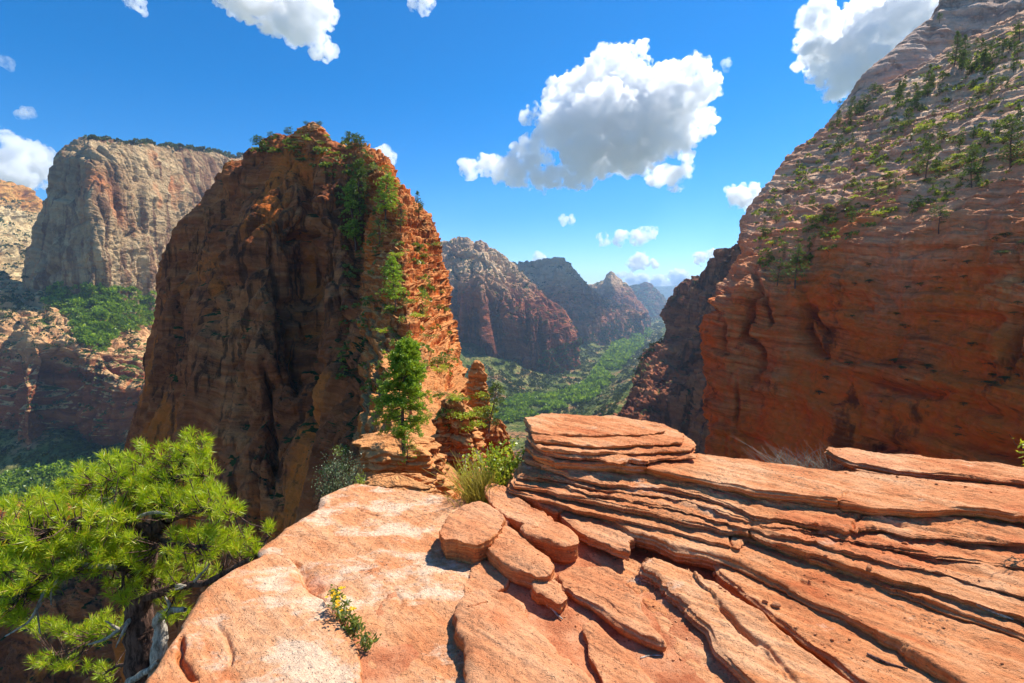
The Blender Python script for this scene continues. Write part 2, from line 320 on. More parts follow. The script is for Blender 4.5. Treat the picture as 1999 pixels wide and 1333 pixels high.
def wall_disp(V, n):
    A = _wa(V, n) - V; B = _wb(V, n) - V
    t = sstep(8, 26, V[..., 2])
    D = A * (1 - 0.8 * t[..., None]) + B * t[..., None] + 1.5 * carve(V, n, WCR, 9.0, .6)
    ph = V[..., 2] + 0.12 * V[..., 0] - 0.10 * V[..., 1] + 3.0 * noise(V / 26.0) + 0.8 * noise(V / 7.0)
    D[..., 2] += (terrace(ph, 4.2, .62) * 4.2 * 0.75 * (0.7 + 0.3 * np.tanh(3 * noise(V / 18.0 + 5))) + terrace(ph + .7, 1.3, .55) * 1.3 * 0.55) * (0.12 + 0.88 * t)
    D = D + n * (1.3 * np.tanh(6 * (noise(V * [1 / 30., 1 / 30., 1 / 5.] + 77))) * (1 - t))[..., None]
    return V + D
wall = patch('cliff', W, 820, 640, wall_disp, M_wall, wu=[.3, 1, 1.2, 1.4, 1.4, 1.4, .7], wv=[.3, 1.2, 1.3, 1.3, 1.1, 1, 1, .8, .2],
      label='steep right-hand wall of striped orange and pink sandstone dotted with pines')
Dm = [[(2300,-260,420),(1960,-220,380),(2050,-240,350),(2250,-260,320),(2700,-300,300)],
      [(2100,-60,420),(1850,-10,300),(1930,0,278),(2060,0,260),(2500,0,240)],
      [(2000,80,420),(1782,62,292),(1870,80,268),(2010,90,248),(2400,90,230)],
      [(1900,160,420),(1722,122,285),(1810,150,258),(1950,160,240),(2400,160,220)],
      [(1800,240,420),(1668,182,280),(1760,240,250),(1900,250,230),(2400,250,210)],
      [(1700,400,420),(1560,330,280),(1700,400,245),(1900,400,225),(2400,400,200)]]
patch('dome', Dm, 260, 260, cliff(45, 0.05, 0.02, 0.025, 0.010, 5, 0.005, 5, fz=2), M_dome, label='smooth pale pink sandstone dome rising above the pine slope')
# ------------------------------------------------------------------ darker cliffs behind the right wall
H = [[(1500,560,1100),(1342,560,830),(1382,528,720),(1412,486,640),(1440,478,580),(1520,420,480)],
     [(1480,600,1000),(1308,590,790),(1352,576,680),(1392,560,600),(1430,550,545),(1520,540,450)],
     [(1480,660,1000),(1303,648,760),(1345,650,650),(1382,636,575),(1420,640,525),(1520,640,430)],
     [(1480,710,1000),(1270,690,720),(1322,690,612),(1362,690,545),(1410,690,490),(1520,700,410)],
     [(1480,760,900),(1238,742,660),(1300,742,565),(1350,742,512),(1400,742,462),(1520,760,390)],
     [(1480,820,900),(1216,795,600),(1280,800,520),(1338,800,472),(1400,800,430),(1520,820,370)],
     [(1480,960,900),(1180,880,520),(1270,900,470),(1338,920,440),(1400,950,400),(1520,980,350)],
     [(1480,1200,900),(1150,1200,480),(1270,1200,450),(1338,1200,420),(1400,1200,380),(1520,1200,340)]]
_ha = cliff(60, 0.10, 0.14, 0.07, 0.025, 9, 0.02, 6, fz=5)
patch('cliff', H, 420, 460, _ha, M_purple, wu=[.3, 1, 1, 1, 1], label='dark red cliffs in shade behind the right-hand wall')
# ------------------------------------------------------------------ middle mountain and the ones down the canyon
C1 = [[(780,500,2700),(865,500,2650),(912,500,2620),(950,510,2620),(985,525,2620),(1020,550,2620),(1065,590,2620),(1100,610,2620),(1122,646,2600)],
      [(780,480,2500),(865,468,2450),(912,466,2400),(948,474,2350),(985,502,2330),(1020,534,2330),(1065,580,2350),(1100,600,2400),(1123,642,2450)],
      [(780,540,2250),(865,530,2200),(915,525,2150),(955,525,2080),(1000,556,2100),(1035,575,2110),(1075,604,2160),(1105,622,2230),(1127,652,2350)],
      [(780,600,2082),(865,600,2012),(918,570,1972),(946,552,1906),(1000,596,1962),(1040,612,1947),(1080,630,1999),(1108,648,2082),(1129,660,2273)],
      [(780,660,2060),(865,665,1990),(918,650,1950),(958,640,1878),(1000,650,1940),(1040,660,1925),(1083,665,1983),(1110,665,2078),(1131,665,2270)],
      [(780,720,2046),(865,722,1976),(920,722,1931),(972,712,1885),(1000,702,1926),(1040,704,1911),(1085,700,1975),(1110,684,2064),(1133,670,2256)],
      [(780,860,2020),(865,860,1950),(920,860,1905),(972,850,1859),(1000,850,1900),(1040,850,1885),(1085,850,1949),(1110,850,2038),(1140,850,2230)]]
_c1 = cliff(150, 0.06, 0.22, 0.035, 0.010, 22, 0.010, 7, fz=8)
C1L = [([(962,570),(968,620),(985,665),(1000,690)], 14, 45), ([(925,585),(920,640),(925,700)], 16, 50), ([(890,560),(884,620),(892,690)], 8, 30), ([(942,560),(946,610),(950,650),(968,690)], 5, -40), ([(1030,590),(1028,640),(1022,690)], 8, 35), ([(1062,610),(1060,650),(1066,690)], 6, 30), ([(1095,625),(1092,680)], 5, 30), ([(985,512),(1010,545),(1045,575)], 4, 22)]
patch('mountain', C1, 620, 420, lambda V, n: _c1(V, n) + carve(V, n, C1L, 80.0, .5), M_mtn, wv=[.3, 1, 1, 1, 1, .5], label='broad red mountain with a pale grey crown beyond the sandstone fin')
C2 = [[(940,560,3900),(1010,540,3900),(1050,535,3900),(1085,530,3900),(1110,535,3900),(1140,560,3900),(1165,580,3900),(1200,600,4000),(1250,614,4000)],
      [(940,520,3700),(1010,511,3600),(1050,508,3500),(1085,504,3400),(1108,512,3400),(1140,546,3450),(1165,571,3550),(1200,590,3700),(1250,610,3800)],
      [(940,560,3500),(1010,560,3300),(1050,560,3200),(1088,545,3100),(1115,555,3160),(1145,572,3250),(1170,588,3400),(1205,598,3600),(1254,612,3750)],
      [(940,620,3300),(1010,620,3050),(1060,615,2980),(1100,600,2900),(1128,605,2980),(1150,602,3100),(1176,604,3250),(1212,607,3500),(1256,614,3700)],
      [(940,690,3100),(1010,690,2900),(1060,680,2850),(1105,672,2800),(1132,655,2850),(1155,640,3000),(1182,628,3200),(1218,620,3450),(1258,616,3700)],
      [(940,780,3100),(1010,780,2850),(1060,770,2800),(1105,760,2760),(1140,760,2820),(1165,750,2960),(1192,740,3160),(1225,730,3400),(1262,720,3650)]]
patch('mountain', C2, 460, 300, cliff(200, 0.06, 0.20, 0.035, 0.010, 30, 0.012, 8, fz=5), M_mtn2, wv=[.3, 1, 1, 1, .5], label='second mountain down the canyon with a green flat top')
C3 = [[(1120,575,5500),(1150,570,5500),(1180,565,5500),(1205,570,5500),(1230,590,5500),(1262,614,5500)],
      [(1120,560,5200),(1150,556,5100),(1176,547,5000),(1194,533,4900),(1222,556,5000),(1262,608,5100)],
      [(1120,590,5000),(1150,578,4800),(1176,570,4700),(1200,560,4600),(1228,575,4750),(1265,611,5000)],
      [(1120,620,4800),(1150,612,4600),(1180,606,4500),(1206,600,4450),(1236,602,4600),(1268,614,4950)],
      [(1120,700,4700),(1150,690,4500),(1180,680,4400),(1212,660,4350),(1244,650,4500),(1276,640,4900)]]
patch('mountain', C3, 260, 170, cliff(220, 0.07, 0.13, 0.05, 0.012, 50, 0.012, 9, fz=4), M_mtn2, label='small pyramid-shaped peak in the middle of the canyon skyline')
C4 = [[(1200,580,8000),(1230,574,8000),(1262,566,8000),(1285,580,8000),(1320,612,8000)],
      [(1200,566,7600),(1228,560,7500),(1261,551,7300),(1284,566,7400),(1312,600,7600)],
      [(1200,590,7200),(1232,585,7000),(1264,578,6900),(1290,586,7000),(1316,606,7400)],
      [(1200,640,6900),(1236,630,6700),(1268,622,6600),(1296,618,6800),(1330,616,7300)]]
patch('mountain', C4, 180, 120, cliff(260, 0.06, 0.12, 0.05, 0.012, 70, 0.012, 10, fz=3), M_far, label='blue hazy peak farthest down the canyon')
C5 = [[(1200,562,19000),(1280,560,19000),(1340,557,19000),(1420,556,19000),(1600,558,19000)],
      [(1200,563,16500),(1278,562,16300),(1340,558,16000),(1420,557,16000),(1600,558,16000)],
      [(1200,572,15500),(1280,571,15300),(1340,570,15000),(1420,569,15000),(1600,570,15000)],
      [(1200,600,14000),(1290,600,13500),(1350,600,13500),(1420,600,13500),(1600,600,13500)]]
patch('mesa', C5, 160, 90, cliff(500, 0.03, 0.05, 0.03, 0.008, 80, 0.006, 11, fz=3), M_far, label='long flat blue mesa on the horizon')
# ------------------------------------------------------------------ left side of the canyon
A1 = [[(170,300,1592),(190,300,1464),(210,296,1423),(240,296,1458),(280,300,1552),(340,305,1711),(420,312,1964),(500,330,2184),(600,345,2399)],
      [(160,420,1586),(114,312,1216),(150,277,1168),(178,271,1145),(232,277,1181),(300,287,1311),(382,296,1546),(462,305,1787),(580,320,2062)],
      [(140,480,1507),(78,398,1167),(122,388,1088),(176,365,1068),(232,370,1114),(300,370,1229),(382,380,1453),(460,390,1701),(580,400,2002)],
      [(120,520,1496),(54,480,1148),(100,470,1081),(172,460,1039),(232,460,1092),(300,460,1213),(382,470,1434),(460,480,1680),(580,490,1979)],
      [(110,600,1510),(40,552,1126),(95,548,1058),(172,550,1025),(232,553,1084),(300,563,1205),(382,572,1415),(460,580,1659),(580,590,1955)],
      [(110,720,1510),(20,680,1101),(95,680,1044),(172,680,1011),(232,680,1070),(300,690,1188),(382,700,1406),(460,700,1638),(580,700,1932)]]
patch('mountain', A1, 420, 380, cliff(120, 0.07, 0.09, 0.05, 0.010, 28, 0.010, 12, fz=4), M_white, wu=[.3, 1, 1, 1, 1, 1, 1, .8], wv=[.3, 1, 1, 1, .4], label='huge pale grey cliff with a flat top on the left')
A2 = [[(-500,540,1178),(-120,535,1265),(0,530,1280),(40,548,1169),(110,552,1078),(200,556,1077),(300,572,1262),(420,600,1547),(560,620,1850)],
      [(-500,590,992),(-100,580,1012),(0,575,1007),(50,590,1002),(110,600,975),(210,612,996),(300,640,1139),(420,650,1389),(560,670,1665)],
      [(-500,650,899),(-100,650,902),(0,650,881),(50,640,859),(110,660,858),(210,690,889),(300,690,992),(420,700,1220),(560,720,1481)],
      [(-500,760,922),(-100,760,866),(0,755,852),(50,740,822),(110,745,857),(210,750,840),(300,760,822),(420,760,852),(560,780,882)],
      [(-500,850,906),(-100,850,850),(0,850,836),(50,840,806),(110,840,841),(210,850,824),(300,850,806),(420,850,836),(560,860,866)],
      [(-500,930,892),(-100,930,836),(0,930,822),(50,925,792),(110,915,827),(210,910,810),(300,920,792),(420,920,822),(560,930,852)],
      [(-500,1060,880),(-100,1060,824),(0,1060,810),(50,1060,780),(110,1060,815),(210,1060,798),(300,1060,780),(420,1060,810),(560,1060,840)]]
patch('cliff', A2, 460, 420, cliff(120, 0.10, 0.13, 0.03, 0.012, 14, 0.006, 13, fz=5), M_bench, label='pinkish ledge cliff with a green bench below the pale grey cliff')
A3 = [[(-400,300,1798),(-100,345,2240),(0,370,2484),(60,385,2652),(110,420,2868)],
      [(-400,290,1550),(-100,335,1960),(0,365,2208),(60,386,2397),(120,420,2576)],
      [(-400,360,1488),(-100,395,1864),(0,420,2097),(60,430,2295),(130,450,2520)],
      [(-400,450,1364),(-100,470,1720),(0,480,1932),(60,485,2121),(130,500,2329)],
      [(-400,600,1209),(-100,600,1520),(0,600,1711),(60,600,1887),(130,600,2072)]]
patch('cliff', A3, 220, 220, cliff(150, 0.10, 0.08, 0.09, 0.04, 24, 0.02, 14, fz=2), M_cream, label='sunlit cream and orange cliff at the far left edge')

A4 = [[(-500,940,300),(-150,960,290),(0,985,280),(70,975,272),(140,1000,262),(210,1045,252),(300,1060,240),(480,1040,220)],
      [(-500,975,262),(-150,985,255),(0,1002,250),(70,990,245),(140,1012,238),(210,1055,230),(300,1070,220),(480,1050,205)],
      [(-500,1050,240),(-150,1060,232),(0,1070,226),(70,1075,216),(140,1090,214),(210,1120,206),(300,1130,198),(480,1130,185)],
      [(-500,1250,215),(-150,1250,205),(0,1250,200),(70,1260,188),(140,1260,190),(210,1270,180),(300,1280,176),(480,1280,165)],
      [(-500,1700,190),(-150,1700,180),(0,1700,175),(70,1700,165),(140,1700,165),(210,1700,160),(300,1700,155),(480,1700,150)]]
patch('cliff', A4, 300, 260, cliff(26, 0.12, 0.12, 0.09, 0.03, 2.2, 0.02, 15, fz=4), M_tower, label='dark shaded cliff dropping away behind and below the near pine')
# ------------------------------------------------------------------ canyon floor
CL = [(-3200, 1500), (-1500, 800), (-950, 560), (-450, 560), (-120, 950), (60, 1420), (250, 1800), (430, 2350), (850, 3450), (1500, 5200), (2300, 7400), (3600, 11500), (5000, 17000), (9000, 30000), (16000, 60000)]
def terrain(x, y):
    p = np.stack([x, y, 0 * x], -1)
    d, t = segdist(x, y, CL)
    w = 85 + 0.012 * y
    s = np.clip(d - w - 60 * noise(p / 260), 0, None)
    h = -332 + 0.34 * np.minimum(s, 420) + 0.08 * np.clip(s - 420, 0, 2500)
    h = h + (0.25 + np.clip(s / 250, 0, 1)) * (16 * fbm(p / 170, 5, .5) + 5 * fbm(p / 30, 4, .55)) + np.clip(s / 200, 0, 1) * 16 * ridged(p / 210, 2, .5)
    far = sstep(9000, 16000, y); h = h * (1 - far) + far * (-300 + 90 * fbm(p / 2600, 4, .5))
    return h
ny, nx = 620, 620
yy = 120 * (19600 / 120) ** np.linspace(0, 1, ny); aa = np.concatenate([np.linspace(-2.6, -0.2, 200), np.linspace(-0.19, 0.55, 360), np.linspace(0.57, 2.6, 60)])
Yg, Ag = np.meshgrid(yy, aa, indexing='ij'); Xg = np.clip(Ag * Yg, -19500, 19500)
Zg = terrain(Xg, Yg)
M = MT('canyon_floor'); pos = M.geo.outputs['Position']
n1 = M.noise(pos, 1 / 90.0, 6, 0.65); n2 = M.noise(pos, 1 / 9.0, 6, 0.7)
col = M.ramp(n1, [(0.38, srgb(78, 92, 40)), (0.48, srgb(104, 112, 54)), (0.56, srgb(146, 138, 80)), (0.63, srgb(176, 126, 88))])
col = M.mix(M.ramp(n2, [(0.47, 0.0), (0.56, 0.85)]), col, srgb(46, 62, 26))
M_floor = M.finish(col, 1.0, M.bump(M.noise(pos, 1 / 14.0, 7, 0.7), 8.0, 1.0), 0.05)
gr = mk('terrain', np.stack([Xg, Yg, Zg], -1), gridfaces(ny, len(aa))[:, ::-1], M_floor)
tag(gr, 'green canyon floor and brushy slopes running away between the cliffs', kind='structure')
# ------------------------------------------------------------------ foreground rock materials
def near_rock(name, lam=0.012, pale=0.55, base=srgb(218, 142, 90), deep=srgb(194, 106, 60), light=srgb(232, 172, 124)):
    m = MT(name); pos = m.geo.outputs['Position']
    sep = m.n('SeparateXYZ'); m.put(sep.inputs[0], pos); nz = m.n('SeparateXYZ'); m.put(nz.inputs[0], m.geo.outputs['Normal'])
    side = m.ramp(nz.outputs[2], [(0.35, 1.0), (0.75, 0.0)])
    warp = m.noise(pos, 2.2, 3, 0.5)
    zz = m.math('ADD', sep.outputs[2], m.math('MULTIPLY', warp, 0.07))
    cmb = m.n('CombineXYZ'); m.put(cmb.inputs[0], m.math('MULTIPLY', sep.outputs[0], 0.07)); m.put(cmb.inputs[1], m.math('MULTIPLY', sep.outputs[1], 0.07)); m.put(cmb.inputs[2], zz)
    st = m.noise(cmb.outputs[0], 1 / lam, 5, 0.7)
    # grain running along the beds on the worn tops
    gr_ = m.n('Mapping'); m.put(gr_.inputs[0], pos); gr_.inputs['Rotation'].default_value = (0, 0, R(42))
    grain = m.noise(m.scale(gr_.outputs[0], 1.6, 15, 6), 1.0, 6, 0.62, 0.5)
    big = m.noise(pos, 1.5, 5, 0.6)
    col = m.ramp(m.math('ADD', m.math('MULTIPLY', big, 0.6), m.math('MULTIPLY', grain, 0.4)), [(0.36, deep), (0.48, base), (0.6, light)])
    pn = m.noise(m.scale(pos, 1, 1.6, 1, (5, 2, 9)), 2.3, 8, 0.68)
    col = m.mix(m.ramp(pn, [(pale, 0.0), (pale + 0.09, 0.8)]), col, srgb(240, 206, 172))
    rn = m.noise(m.scale(pos, 1, 1, 1, (15, 22, 9)), 1.7, 6, 0.62)
    col = m.mix(m.ramp(rn, [(0.55, 0.0), (0.66, 0.55)]), col, srgb(206, 108, 62))
    col = m.mix(m.math('MULTIPLY', side, 0.75), col, m.ramp(st, [(0.35, srgb(182, 88, 40)), (0.5, srgb(220, 124, 60)), (0.65, srgb(240, 164, 94))]))  # bedded sides more orange, missing warm bounced light put into their colour
    # dark lichen speckle in clusters
    ln = m.math('MULTIPLY', m.ramp(m.noise(pos, 55, 3, 0.7), [(0.56, 0.0), (0.62, 1.0)]), m.ramp(m.noise(m.scale(pos, 1, 1, 1, (40, 2, 1)), 1.9, 4, 0.6), [(0.52, 0.0), (0.64, 0.8)]))
    col = m.mix(ln, col, srgb(104, 84, 66))
    col = m.mix(0.75, col, m.ramp(m.noise(pos, 38, 8, 0.75), [(0.3, 0.66), (0.5, 1.0), (0.7, 1.25)]), 'MULTIPLY')
    spk = m.ramp(m.noise(m.scale(pos, 1, 1, 1, (3, 8, 2)), 130, 2, 0.5), [(0.66, 0.0), (0.70, 0.7)])
    col = m.mix(spk, col, srgb(120, 72, 48))
    h = m.math('ADD', m.math('MULTIPLY', m.noise(pos, 24, 9, 0.72), 0.8), m.math('ADD', m.math('MULTIPLY', st, m.math('MULTIPLY', side, 0.9)), m.math('MULTIPLY', grain, 0.55)))
    pit = m.ramp(m.noise(pos, 60, 2, 0.5), [(0.28, 0.0), (0.38, 1.0)])
    return m.finish(col, 0.88, m.bump(m.math('ADD', h, m.math('MULTIPLY', pit, 0.25)), 0.028, 1.0), 0.15)
M_slab = near_rock('worn_sandstone', pale=0.62)
M_path = near_rock('lichen_patched_sandstone', pale=0.51, base=srgb(222, 152, 102), deep=srgb(208, 122, 72), light=srgb(232, 176, 130))
M_block = near_rock('smooth_sandstone', pale=0.70, base=srgb(218, 146, 98), deep=srgb(202, 122, 76), light=srgb(228, 168, 122))
m = MT('red_sand'); pos = m.geo.outputs['Position']
col = m.ramp(m.noise(pos, 6, 6, 0.7), [(0.35, srgb(178, 102, 66)), (0.5, srgb(206, 134, 92)), (0.65, srgb(222, 158, 116))])
col = m.mix(m.ramp(m.noise(pos, 90, 3, 0.6), [(0.60, 0.0), (0.66, 0.8)]), col, srgb(120, 66, 48))
M_sand = m.finish(col, 0.95, m.bump(m.math('ADD', m.noise(pos, 60, 6, 0.7), m.noise(pos, 9, 3, 0.6)), 0.02, 0.8), 0.1)

def resample(pts, n, smooth=True):
    pts = np.asarray(pts, float); q = np.vstack([pts, pts[:1]])
    L = np.concatenate([[0], np.cumsum(np.hypot(*np.diff(q[:, :2], axis=0).T))])
    t = np.linspace(0, L[-1], n, endpoint=False); i = np.clip(np.searchsorted(L, t, 'right') - 1, 0, len(pts) - 1)
    f = ((t - L[i]) / (L[i + 1] - L[i] + 1e-12))[:, None]; m = len(pts)
    lin = pts[i] * (1 - f) + pts[(i + 1) % m] * f
    if not smooth: return lin
    p0, p1, p2, p3 = pts[(i - 1) % m], pts[i], pts[(i + 1) % m], pts[(i + 2) % m]
    seg = (L[i + 1] - L[i])[:, None]
    def tan(a, b, c):
        la = np.linalg.norm(b - a, axis=1)[:, None] + 1e-6; lb = np.linalg.norm(c - b, axis=1)[:, None] + 1e-6
        return ((b - a) / la * lb + (c - b) / lb * la) / (la + lb)
    k = 0.75
    return (2*f**3-3*f**2+1)*p1 + (f**3-2*f**2+f)*seg*k*tan(p0, p1, p2) + (-2*f**3+3*f**2)*p2 + (f**3-f**2)*seg*k*tan(p1, p2, p3)
SLABN = [0]
def slab(name, px, pl, th, rnd=0.02, n=500, rings=46, wig=0.012, under=0.02, a1=0.012, a2=0.004, notch=0.006, dome=0.0, cracks=(), mat=None, lam=0.018, label=None, cat='slab', group=None, kind=None, steps=(), smooth=True, sr=12, lift=0.0):
    SLABN[0] += 1; sd = SLABN[0] * 5.31
    plo = pl if not lift else ((pl[0] + lift * .5, pl[1], pl[2]) if isinstance(pl, tuple) else pl + lift * .5)
    O = np.array([G(a, b, plo) for a, b in px])[:, :2]
    if lift: pl = (pl[0] + lift, pl[1], pl[2]) if isinstance(pl, tuple) else pl + lift; th = th + lift
    O = resample(O, n, smooth)
    area = 0.5 * np.sum(O[:, 0] * np.roll(O[:, 1], -1) - O[:, 1] * np.roll(O[:, 0], -1))
    if area < 0: O = O[::-1]
    tg = np.roll(O, -2, 0) - np.roll(O, 2, 0); tg /= np.linalg.norm(tg, axis=1)[:, None] + 1e-9
    out = np.stack([tg[:, 1], -tg[:, 0]], 1)
    for _ in range(10): out = (np.roll(out, 3, 0) + out + np.roll(out, -3, 0)); out /= np.linalg.norm(out, axis=1)[:, None] + 1e-9
    o3 = np.concatenate([O, np.zeros((n, 1))], 1) + sd
    am = 0.35 + 1.3 * sstep(-.3, .5, noise(o3 * 2.2 + 50))
    O = O + out * (wig * ((0.55 if name == 'sandstone_layer' else 1.2) * fbm(o3 * 3, 3) + am * (0.36 * np.tanh(5 * noise(o3 * 7.7)) + 0.45 * fbm(o3 * 24, 4, .6))))[:, None]
    c = O.mean(0); U, S, Vt = np.linalg.svd(O - c, full_matrices=False); ax = Vt[0]; pr = (O - c) @ ax; lo, hi = pr.min(), pr.max()
    pw = ((O - c) @ Vt[1]); half = min((pw.max() - pw.min()) / 2, (hi - lo) / 2) * 0.8; lo, hi = lo + half, hi - half
    if lo > hi: lo = hi = (lo + hi) / 2
    # spine follows the middle of the outline
    s = np.clip(pr, lo, hi); mid = np.zeros(n)
    if hi - lo > 1e-3:
        bins = np.linspace(lo, hi, 7); mv = []
        for b in bins:
            w = np.abs(pr - b) < max((hi - lo) / 10, 1e-2); mv.append((pw[w].max() + pw[w].min()) / 2 if w.sum() > 1 else 0)
        mid = np.interp(s, bins, mv)
    tgt = c + s[:, None] * ax + mid[:, None] * Vt[1]
    hb = np.concatenate([np.linspace(-th, -rnd, 3 * sr)[:-1], -rnd + rnd * np.sin(np.linspace(0, math.pi / 2, sr))])
    ob = np.concatenate([-under * (1 - np.sin(np.linspace(0, math.pi / 2, 3 * sr))[:-1]), -rnd * (1 - np.cos(np.linspace(0, math.pi / 2, sr)))])
    V = []; side = []
    for h, o in zip(hb, ob):
        V.append(np.concatenate([O + out * o, np.full((n, 1), h)], 1)); side.append(1 - sstep(-rnd * .8, 0, h) if rnd > 0 else 1)
    E = O - out * rnd
    dist = np.linalg.norm(tgt - E, axis=1).max() + 1e-6
    for t in np.linspace(0, 1, rings)[1:] ** 1.15:
        q = E * (1 - t) + tgt * t
        V.append(np.concatenate([q, np.full((n, 1), dome * (1 - (1 - t) ** 2))], 1)); side.append(0)
    V = np.array(V); side = np.array(side, float)[:, None]
    z0, gx, gy = pl if isinstance(pl, tuple) else (pl, 0, 0)
    W_ = V.copy(); W_[..., 2] += z0 + gx * V[..., 0] + gy * V[..., 1]
    q = W_ + sd
    zz = q[..., 2] + 0.02 * noise(q * 1.3)
    nt = np.tanh(3.5 * noise(np.stack([q[..., 0] * 1.2, q[..., 1] * 1.2, zz / lam], -1))) + 0.5 * noise(np.stack([q[..., 0] * 5, q[..., 1] * 5, zz / (lam * .4)], -1))
    dd = side * (notch * nt + 0.6 * a1 * fbm(q * [7, 7, 5], 4) + 0.5 * a1 * np.tanh(4 * noise(q * [6, 6, 2] + 4)))
    ring_out = np.broadcast_to(np.concatenate([out, np.zeros((n, 1))], 1), V.shape)
    W_ = W_ + ring_out * dd[..., None]
    top = 1 - 0.75 * side
    hz = a1 * 0.9 * fbm(q * 2.6, 4, 0.5) + a2 * (fbm(q * [14, 14, 14], 4, 0.55) + 0.8 * fbm(np.stack([q[..., 0] * 5 + q[..., 1] * 4, (q[..., 1] - q[..., 0]) * 15, q[..., 2]], -1), 3))
    al, ac = q[..., 0] * .74 - q[..., 1] * .67, q[..., 0] * .67 + q[..., 1] * .74
    if name != 'path': hz += a2 * (0.9 * np.tanh(4 * noise(np.stack([al * 1.1, ac * 7, 0 * al], -1))) + 0.6 * np.tanh(5 * noise(np.stack([al * 1.5 + 7, ac * 17, 0 * al], -1))) + 0.5 * fbm(np.stack([al * 3, ac * 34, 0 * al], -1), 3))
    hz += -a2 * 1.6 * sstep(0.25, 0.6, noise(q * 4.2 + 9)) 
    W_[..., 2] += hz * top
    for cr in cracks:                    # (pixel polyline, width m, depth m)
        cp = [G(a, b, pl)[:2] for a, b in cr[0]]
        wx = W_[..., 0] + 0.012 * fbm(q * 9, 3); wy = W_[..., 1] + 0.012 * fbm(q * 9 + 40, 3)
        d, tt = segdist(wx, wy, cp)
        taper = sstep(0, .08, tt) * (1 - sstep(.92, 1, tt)) if len(cr) < 4 else 1
        g = np.exp(-(d / cr[1]) ** 2) * taper
        if len(cr) > 3: W_[..., 2] -= 0.028 * g * (1 - side); W_ = W_ - ring_out * (0.035 * g * side)[..., None]
        else: W_[..., 2] -= cr[2] * g * top
    for stp in steps:                    # (pixel polyline with the low side on its left, height m, softness m)
        cp = np.array([G(a, b, pl)[:2] for a, b in stp[0]])
        wx = W_[..., 0] + 0.02 * fbm(q * 6 + 7, 3); wy = W_[..., 1] + 0.02 * fbm(q * 6 + 70, 3)
        d, tt = segdist(wx, wy, cp); seg = np.clip((tt * (len(cp) - 1)).astype(int), 0, len(cp) - 2)
        a_, b_ = cp[seg], cp[seg + 1]
        sg = np.sign((b_[..., 0] - a_[..., 0]) * (wy - a_[..., 1]) - (b_[..., 1] - a_[..., 1]) * (wx - a_[..., 0]))
        W_[..., 2] -= stp[1] * sstep(-stp[2], stp[2], d * sg)
    F = gridfaces(len(V), n, True)[:, ::-1]
    o = mk(name, W_, F, mat or M_slab)
    tag(o, label, None if kind else cat, group, kind)
    return o
# the path slab the photographer stands on
slab('path', [(690,940),(760,943),(850,955),(905,965),(925,990),(960,1060),(1010,1150),(1060,1333),(1080,1700),(700,1900),(150,1700),(270,1340),(318,1265),(360,1205),(402,1150),(450,1112),(506,1082),(512,1058),(545,1030),(585,1002),(622,980),(632,958)], 0.0, 0.9, rnd=0.05, n=900, rings=150, wig=0.012, under=0.12, a1=0.02, a2=0.004, notch=0.014, mat=M_path, lam=0.05, kind='structure',
     label='broad flat orange sandstone ledge with pale lichen patches',
     cracks=[([(500,1078),(535,1076),(570,1086),(590,1100),(600,1135),(612,1150),(640,1172),(668,1210),(690,1235),(705,1262),(712,1300),(722,1400)], 0.012, 0.03), ([(585,1095),(600,1125),(620,1148)], 0.045, 0.03),
             ([(352,1236),(358,1262),(350,1290),(368,1310),(385,1325)], 0.011, 0.045), ([(420,1210),(440,1240),(452,1268),(445,1300)], 0.008, 0.018), ([(760,1130),(785,1165),(775,1200),(740,1212)], 0.01, 0.006), ([(690,985),(735,1000),(725,1015)], .012, .008), ([(560,1035),(600,1040),(640,1045)], .008, .008)],
     steps=[([(500,1078),(535,1076),(570,1086),(590,1100),(600,1135),(612,1150),(640,1172),(668,1210),(690,1235),(705,1262),(712,1300),(722,1400),(730,1700)], 0.025, 0.012)])
def L(px, z, th, label, **k):
    k.setdefault('smooth', False)
    k.setdefault('n', 620); k.setdefault('rings', 26); k.setdefault('rnd', 0.011); k.setdefault('group', 'stacked sandstone layers on the right')
    return slab('sandstone_layer', px, z, th, label=label, cat='rock layer', **k)
# stack at the left end, from the cap down
L([(1022,816),(1060,812),(1110,816),(1180,823),(1240,826),(1288,830),(1296,838),(1275,845),(1240,848),(1150,848),(1075,846),(1040,840)], 0.47, 0.05, 'small pale topmost layer of the rock stack by the green bush', rnd=.012, wig=.02, n=420)
L([(1020,818),(1034,836),(1044,856),(1100,864),(1160,870),(1220,868),(1280,864),(1330,862),(1336,850),(1325,838),(1300,828),(1200,812),(1060,806)], (0.447,0.0,0.0), 0.035, 'second layer of the rock stack, with a rounded nose at its right end', rnd=.014, wig=.025, notch=.008)
L([(1030,822),(1034,860),(1060,875),(1100,880),(1160,884),(1230,882),(1300,880),(1350,878),(1358,866),(1345,850),(1300,838),(1200,815),(1060,808)], 0.415, 0.035, 'third layer of the rock stack, jutting to the right with a thin lip', rnd=.014, wig=.03, notch=.010)
L([(1036,830),(1036,866),(1060,882),(1100,889),(1160,893),(1200,898),(1260,898),(1300,893),(1352,890),(1358,872),(1330,850),(1200,820),(1060,812)], 0.385, 0.032, 'crumbling fourth layer of the rock stack just above the long bench', rnd=.012, wig=.03, notch=.012, lam=.012)
